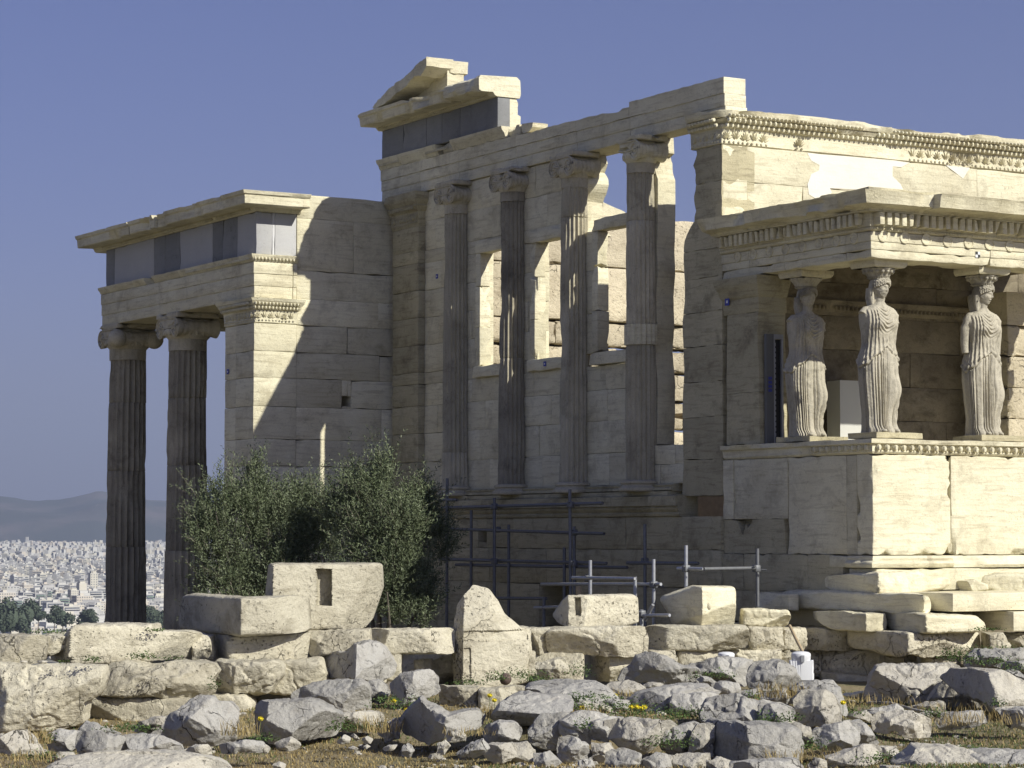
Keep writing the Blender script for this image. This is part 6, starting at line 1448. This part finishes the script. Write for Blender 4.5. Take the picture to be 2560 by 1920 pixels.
# ------------------------------------------------------------------ floodlights, ball, pole, hose
def lamp(label, u0, v0, u1, v1, w_, small=False):
    C = PW((u0+u1)/2, v1, w_); k = SD*w_/F_PX; Wd = (u1-u0)*k; H = (v1-v0)*k; t = thing('floodlight', label, 'floodlight', tuple(C))
    def at(x, z, s): return C+RH*x*Wd+ZH*z*H-DH*s*Wd
    M = MB(); n = 32; V = []; prof = [(0.0, 1.0), (.2, .992), (.34, .97), (.42, .93), (.44, .87), (.43, .84), (.42, .72), (.36, .66), (.0, .66)]
    V = [at(r_*math.cos(2*math.pi*i/n), z, r_*math.sin(2*math.pi*i/n)*.9) for i in range(n) for r_, z in prof]; M.add(V, gridq(n, len(prof), True)); M.build('head', MA['white'], t, 35)
    M = MB(); box_ = []
    for i in range(9): 
        x = -.50+.111*i; V = [at(x, .70, .36-abs(i-4)*.02), at(x+.108, .70, .36-abs(i-4)*.02), at(x*.82+.09, .08, .30), at(x*.82, .08, .30), at(x, .70, -.3), at(x+.108, .70, -.3), at(x*.82+.09, .08, -.25), at(x*.82, .08, -.25)]
        M.add(V, [(3, 2, 1, 0), (4, 5, 6, 7), (0, 1, 5, 4), (2, 3, 7, 6), (1, 2, 6, 5), (3, 0, 4, 7)])
    M.build('housing', MA['white'], t, 20)
    M = MB()
    for s in (-1, 1): tube(M, [at(s*.47, .72, .1), at(s*.48, .45, .1), at(s*.44, .0, .05)], .02, 6)
    M.build('bracket', MA['white'], t, 50)
    M = MB(); V = [at(-.04, .88, .46), at(.10, .88, .46), at(.10, .66, .44), at(-.04, .66, .44)]; V += [v+DH*.03 for v in V]; M.add(V, [(0, 1, 2, 3), (7, 6, 5, 4), (0, 4, 5, 1), (1, 5, 6, 2), (2, 6, 7, 3), (3, 7, 4, 0)]); M.build('latch', MA['frame_m'], t)
    M = MB(); tube(M, [at(.48, .3, .12), at(.47, -.12, .12)], .022, 8); M.build('stake', MA['white'], t, 50)
    M = MB(); V = [at(-.28, .12, .3), at(.3, .12, .3), at(.26, .0, .25), at(-.24, .0, .25)]; V += [v+DH*.12 for v in V]; M.add(V, [(0, 1, 2, 3), (7, 6, 5, 4), (0, 4, 5, 1), (1, 5, 6, 2), (2, 6, 7, 3), (3, 7, 4, 0)]); M.build('grille', MA['frame_m'], t)
lamp('large white ribbed floodlight standing before the shaded corner of the steps', 1706, 1407, 1755, 1474, 31.0)
lamp('small white round floodlight mostly hidden behind a grey boulder, left of the large one', 1548, 1408, 1590, 1462, 31.2)
C = PW(1092, 1467, 30.2); M = MB(); ellipsoid(M, C, (.072, .072, .072), 28, 18); o = M.build('iron_ball', MA['rust'], None, 80, loc=tuple(C)); tag(o, 'small dark rusty ball on the ground at the foot of the upright carved stone', 'ball')
M = MB(); tube(M, [PW(1706, 1352, 33.2), PW(1722, 1385, 32.6), PW(1738, 1416, 32.1)], .022, 8); o = M.build('leaning_pole', MA['wood'], None, 60, loc=tuple(PW(1722, 1385, 32.6))); tag(o, 'thin brown pole leaning behind the large white floodlight', 'pole')
def zD(x, y): return (1920+x/3.4563)/SD, (1480+y/3.4563)/SD
M = MB(); tube(M, [PW(*zD(x, y), w_) for x, y, w_ in ((860, 955, 28.4), (960, 958, 28.2), (1070, 962, 28.0), (1150, 985, 27.7), (1260, 1018, 27.4), (1370, 1040, 27.2), (1500, 1050, 27.1), (1600, 1045, 27.1))], .018, 8); o = M.build('hose', MA['greytan'], None, 60, loc=tuple(PW(*zD(1200, 1000), 27.6))); tag(o, 'pale hose curving over the grass at right below the boulders', 'hose')
M = MB(); tube(M, [PW(*zD(x, y), w_) for x, y, w_ in ((1960, 1015, 26.6), (2060, 1002, 26.6), (2200, 1000, 26.6), (2330, 1004, 26.6))], .018, 8); o = M.build('hose', MA['greytan'], None, 60, loc=tuple(PW(*zD(2100, 1000), 26.6))); tag(o, 'short piece of pale hose at the right edge, on the brown grey rock', 'hose')
# ------------------------------------------------------------------ grass, weeds, flowers
MA['straw'] = leafmat('dry grass', (.20, .15, .06), (.42, .33, .15), .8); MA['green'] = leafmat('green weeds', (.04, .07, .02), (.10, .15, .045), .7); MA['yellow'] = plain('yellow petals', (.75, .62, .03), .6, 0, .1)
def blades(M, P, n, h, spread, lean=.5, rr=random, wd=.004, gm=None):
    for _ in range(n):
        a = rr.uniform(0, 6.28); r_ = spread*rr.random()**.5; x, y = P[0]+r_*math.cos(a), P[1]+r_*math.sin(a); z = P[2] if gm is None else gm(x, y)
        hh = h*rr.uniform(.5, 1.2); b_ = rr.uniform(0, 6.28); l = hh*lean*rr.uniform(.2, 1.3); dx, dy = math.cos(b_)*l, math.sin(b_)*l; px, py = -math.sin(b_)*wd, math.cos(b_)*wd
        M.add([(x-px, y-py, z-.01), (x+px, y+py, z-.01), (x+dx*.4+px*.8, y+dy*.4+py*.8, z+hh*.6), (x+dx*.4-px*.8, y+dy*.4-py*.8, z+hh*.6), (x+dx, y+dy, z+hh)], [(0, 1, 2, 3), (3, 2, 4)], rr.uniform(-1, 1))
rr = random.Random(12)
def gpt(u, w_):
    a = (u*SD-1280)/F_PX; P = CAM+DH*w_+RH*a*w_; return P[0], P[1]
rng = np.random.default_rng(4); n = 60000; uu = rng.uniform(-30, 2260, n); ww = rng.uniform(20.8, 32.5, n); XY = np.array([gpt(a, b_) for a, b_ in zip(uu, ww)]); Z = gz(XY[:, 0], XY[:, 1])
dens = fbm(np.stack([XY[:, 0]*.8, XY[:, 1]*.8, XY[:, 0]*0], 1), 21, 4)
def blade_field(name, mat, mask, h, lean, label, wd):
    i = np.nonzero(mask)[0]; m_ = len(i); b_ = rng.uniform(0, 6.28, m_); hh = h*rng.uniform(.4, 1.3, m_); l = hh*lean*rng.uniform(.2, 1.4, m_)
    d = np.stack([np.cos(b_), np.sin(b_)], 1); p = np.stack([-d[:, 1], d[:, 0]], 1)*wd; x = XY[i]; z = Z[i]
    V = np.zeros((m_, 5, 3)); V[:, 0, :2] = x-p; V[:, 1, :2] = x+p; V[:, 2, :2] = x+d*(l*.4)[:, None]+p*.8; V[:, 3, :2] = x+d*(l*.4)[:, None]-p*.8; V[:, 4, :2] = x+d*l[:, None]
    V[:, 0, 2] = V[:, 1, 2] = z-.01; V[:, 2, 2] = V[:, 3, 2] = z+hh*.55; V[:, 4, 2] = z+hh*(.95-.3*lean)
    M = MB(); F = []
    for k in range(m_): F += [(5*k, 5*k+1, 5*k+2, 5*k+3), (5*k+3, 5*k+2, 5*k+4)]
    M.add(V.reshape(-1, 3), F); M.t = np.repeat(rng.uniform(-1, 1, m_), 2).tolist(); o = M.build(name, mat, None); tag(o, label, 'grass', kind='stuff')
far_right = (XY[:, 0]-CAM[0])*RH[0]+(XY[:, 1]-CAM[1])*RH[1] > 3.2
blade_field('dry_grass', MA['straw'], (dens < .25)|(rng.random(n) < .4), .05, 1.4, 'dry yellow grass covering the ground between the rocks', .004)
blade_field('green_grass', MA['green'], (dens > .12)&(rng.random(n) < .6)|far_right&(rng.random(n) < .75), .045, .8, 'short green grass in patches on the ground', .004)
M = MB(); k_ = 0
while k_ < 1500:
    u_, w_ = rr.uniform(-20, 2230), rr.uniform(21.2, 32); x, y = gpt(u_, w_); z = float(gz([x], [y])[0])
    if float(vnoise(np.array([[x*1.3, y*1.3, 4.4]]), 6)[0]) < .0: k_ += .3; continue
    s_ = rr.uniform(.008, .035)*(2.2 if rr.random() < .06 else 1); a_ = rr.uniform(0, 3.1); cs_, sn_ = math.cos(a_), math.sin(a_)
    ellipsoid(M, (x, y, z+s_*.15), (s_*rr.uniform(.8, 1.5), s_, s_*.6), 6, 4, rr.uniform(-.6, .6), np.array([[cs_, -sn_, 0], [sn_, cs_, .15], [0, -.15, 1]])); k_ += 1
o = M.build('gravel', MA['greytan'], None); tag(o, 'scattered gravel and stone chips on the dry ground', 'gravel', kind='stuff')
def weed(M, P, r_, h, n, leaf=.03):
    for _ in range(n):
        v = np.array([rr.gauss(0, 1), rr.gauss(0, 1), abs(rr.gauss(0, .8))]); v /= np.linalg.norm(v); p = np.array(P)+v*np.array([r_, r_*.6, h])*rr.uniform(.3, 1)
        a = np.array([rr.gauss(0, 1), rr.gauss(0, 1), rr.gauss(0, .7)]); a /= np.linalg.norm(a); b_ = np.cross(a, [rr.gauss(0, 1), rr.gauss(0, 1), 1]); b_ /= np.linalg.norm(b_); s = leaf*rr.uniform(.5, 1.2)
        M.add([p, p+a*s*.5+b_*s*.28, p+a*s, p+a*s*.5-b_*s*.28], [(0, 1, 2, 3)], rr.uniform(-1, 1))
M = MB()
def zR(r, x, y): return (ORG[r][0]+x/3.4563)/SD, (ORG[r][1]+y/3.4563)/SD
for r, x, y, w_, rx, h, nn in (('A', 790, 600, 28.0, .14, .14, 160), ('A', 1230, 575, 28.4, .22, .16, 260), ('A', 1500, 580, 28.6, .15, .08, 90), ('A', 550, 610, 28, .09, .07, 60), ('A', 1100, 1200, 25.8, .4, .13, 260), ('A', 1180, 1180, 26, .2, .1, 160), ('A', 1860, 840, 27.6, .1, .25, 120), ('A', 420, 1300, 25.4, .1, .25, 160), ('A', 380, 1440, 24.8, .2, .15, 160), ('B', 60, 1290, 26, .25, .15, 260), ('B', 720, 1190, 26.3, .18, .25, 260), ('B', 900, 1190, 26, .4, .15, 380), ('B', 1270, 1000, 27.6, .45, .2, 520), ('B', 1120, 940, 28, .2, .15, 200), ('B', 1840, 800, 30, .35, .12, 300), ('B', 2080, 760, 30, .2, .15, 220), ('C', 60, 740, 30.6, .5, .2, 600), ('C', 580, 720, 31, .22, .28, 340), ('C', 640, 930, 26.9, .5, .14, 420), ('C', 430, 1010, 26.3, .35, .18, 420), ('C', 900, 1010, 26.3, .5, .2, 560), ('C', 1250, 1080, 25.8, 1.0, .22, 1100), ('C', 1560, 1090, 25.7, .4, .15, 380), ('C', 1400, 1330, 24.6, .4, .25, 520), ('C', 620, 1180, 24.7, .12, .2, 160), ('C', 1720, 740, 30, .4, .16, 400), ('C', 2170, 910, 26.8, .35, .14, 360), ('C', 230, 770, 30.5, .25, .1, 250), ('D', 1640, 590, 30.5, .35, .28, 700), ('D', 2000, 500, 31.6, .8, .1, 420), ('D', 1920, 620, 30.4, .45, .16, 420), ('D', 2180, 680, 29.6, .4, .2, 420), ('D', 1340, 340, 34, .1, .12, 100), ('D', 1880, 330, 33.5, .35, .06, 160), ('D', 90, 1120, 25, .35, .2, 420), ('D', 340, 1360, 24.4, .3, .2, 420), ('D', 660, 1060, 26.5, .3, .12, 260), ('D', 1430, 1080, 26.3, .2, .18, 260), ('D', 1050, 1450, 23.6, .45, .12, 420), ('D', 1750, 1380, 23.8, .35, .12, 300), ('D', 1990, 980, 26.8, .15, .15, 160), ('A', 360, 350, 29.5, .25, .07, 160), ('A', 560, 350, 29.6, .3, .07, 200), ('A', 1330, 335, 29.5, .15, .08, 110)):
    weed(M, PW(*zR(r, x, y), w_), rx, h*.7, int(nn*.75), .03)
o = M.build('weeds', MA['green'], None); tag(o, 'low green weeds growing in tufts between the rocks', 'weeds', kind='stuff')
M = MB()
for r, x, y, w_, rx, h, nn in (('A', 360, 1300, 25.3, .12, .3, 110), ('A', 330, 1440, 24.8, .3, .16, 150), ('A', 2080, 1230, 25.4, .2, .3, 160), ('B', 1080, 1200, 25.9, .25, .3, 240), ('B', 2000, 1080, 26, .25, .25, 200), ('B', 1850, 1220, 25, .3, .12, 150), ('C', 620, 1040, 26.2, .3, .15, 160), ('C', 1000, 890, 27.6, .2, .12, 120), ('D', 120, 900, 26.2, .3, .28, 300), ('D', 330, 1440, 24, .4, .2, 300), ('D', 700, 950, 27.6, .7, .15, 260), ('D', 1900, 1110, 25.9, .5, .2, 300), ('D', 1600, 1010, 27.6, .8, .2, 260), ('D', 1440, 1130, 26, .4, .15, 200)):
    P = PW(*zR(r, x, y), w_); blades(M, P, int(nn*.6), h*.55, rx, 1.0, rr, .003)
o = M.build('dry_tufts', MA['straw'], None); tag(o, 'taller dry grass tufts beside the rocks', 'grass', kind='stuff')
for r, x, y, w_ in (('B', 40, 1095, 26.2), ('B', 1190, 938, 28), ('B', 1300, 1018, 27.4), ('B', 1340, 1020, 27.4), ('B', 2020, 893, 28.8), ('B', 2060, 935, 28.7), ('C', 890, 895, 27.4), ('C', 605, 1000, 26.4), ('C', 1030, 992, 26.1), ('C', 1078, 992, 26.1), ('C', 1125, 1005, 26), ('C', 1145, 993, 26), ('D', 648, 955, 26)):
    P = PW(*zR(r, x, y), w_); t = thing('yellow_flower', 'small bright yellow wildflower growing between the grey rocks', 'flower', tuple(P-[0, 0, .12]), 'yellow wildflowers among the rocks')
    M = MB()
    for k in range(8):
        a = k*.785; d = RH*math.cos(a)+(ZH*.85-DH*.5)*math.sin(a); s = np.cross(d, DH)*.012; M.add([P, P+d*.022+s, P+d*.034, P+d*.022-s], [(0, 1, 2, 3)])
    ellipsoid(M, P-DH*.006, (.012, .012, .012), 8, 5); M.build('petals', MA['yellow'], t)
    M = MB(); tube(M, [P-[0, 0, .12], P+DH*.004], .003, 5); M.build('stem', MA['green'], t)
# ------------------------------------------------------------------ haze over the plain
mt = bpy.data.materials.new('haze'); mt.use_nodes = True; t = mt.node_tree; t.nodes.clear(); oo = t.nodes.new('ShaderNodeOutputMaterial'); pv = t.nodes.new('ShaderNodeVolumePrincipled')
pv.inputs['Color'].default_value = (.66, .77, 1.0, 1); pv.inputs['Density'].default_value = 6.5e-5; pv.inputs['Anisotropy'].default_value = .2; t.links.new(pv.outputs[0], oo.inputs['Volume'])
M = MB(); box(M, (-33000, -33000, -95), (33000, 33000, 1400)); o = M.build('haze', mt, None); tag(o, kind='stuff')
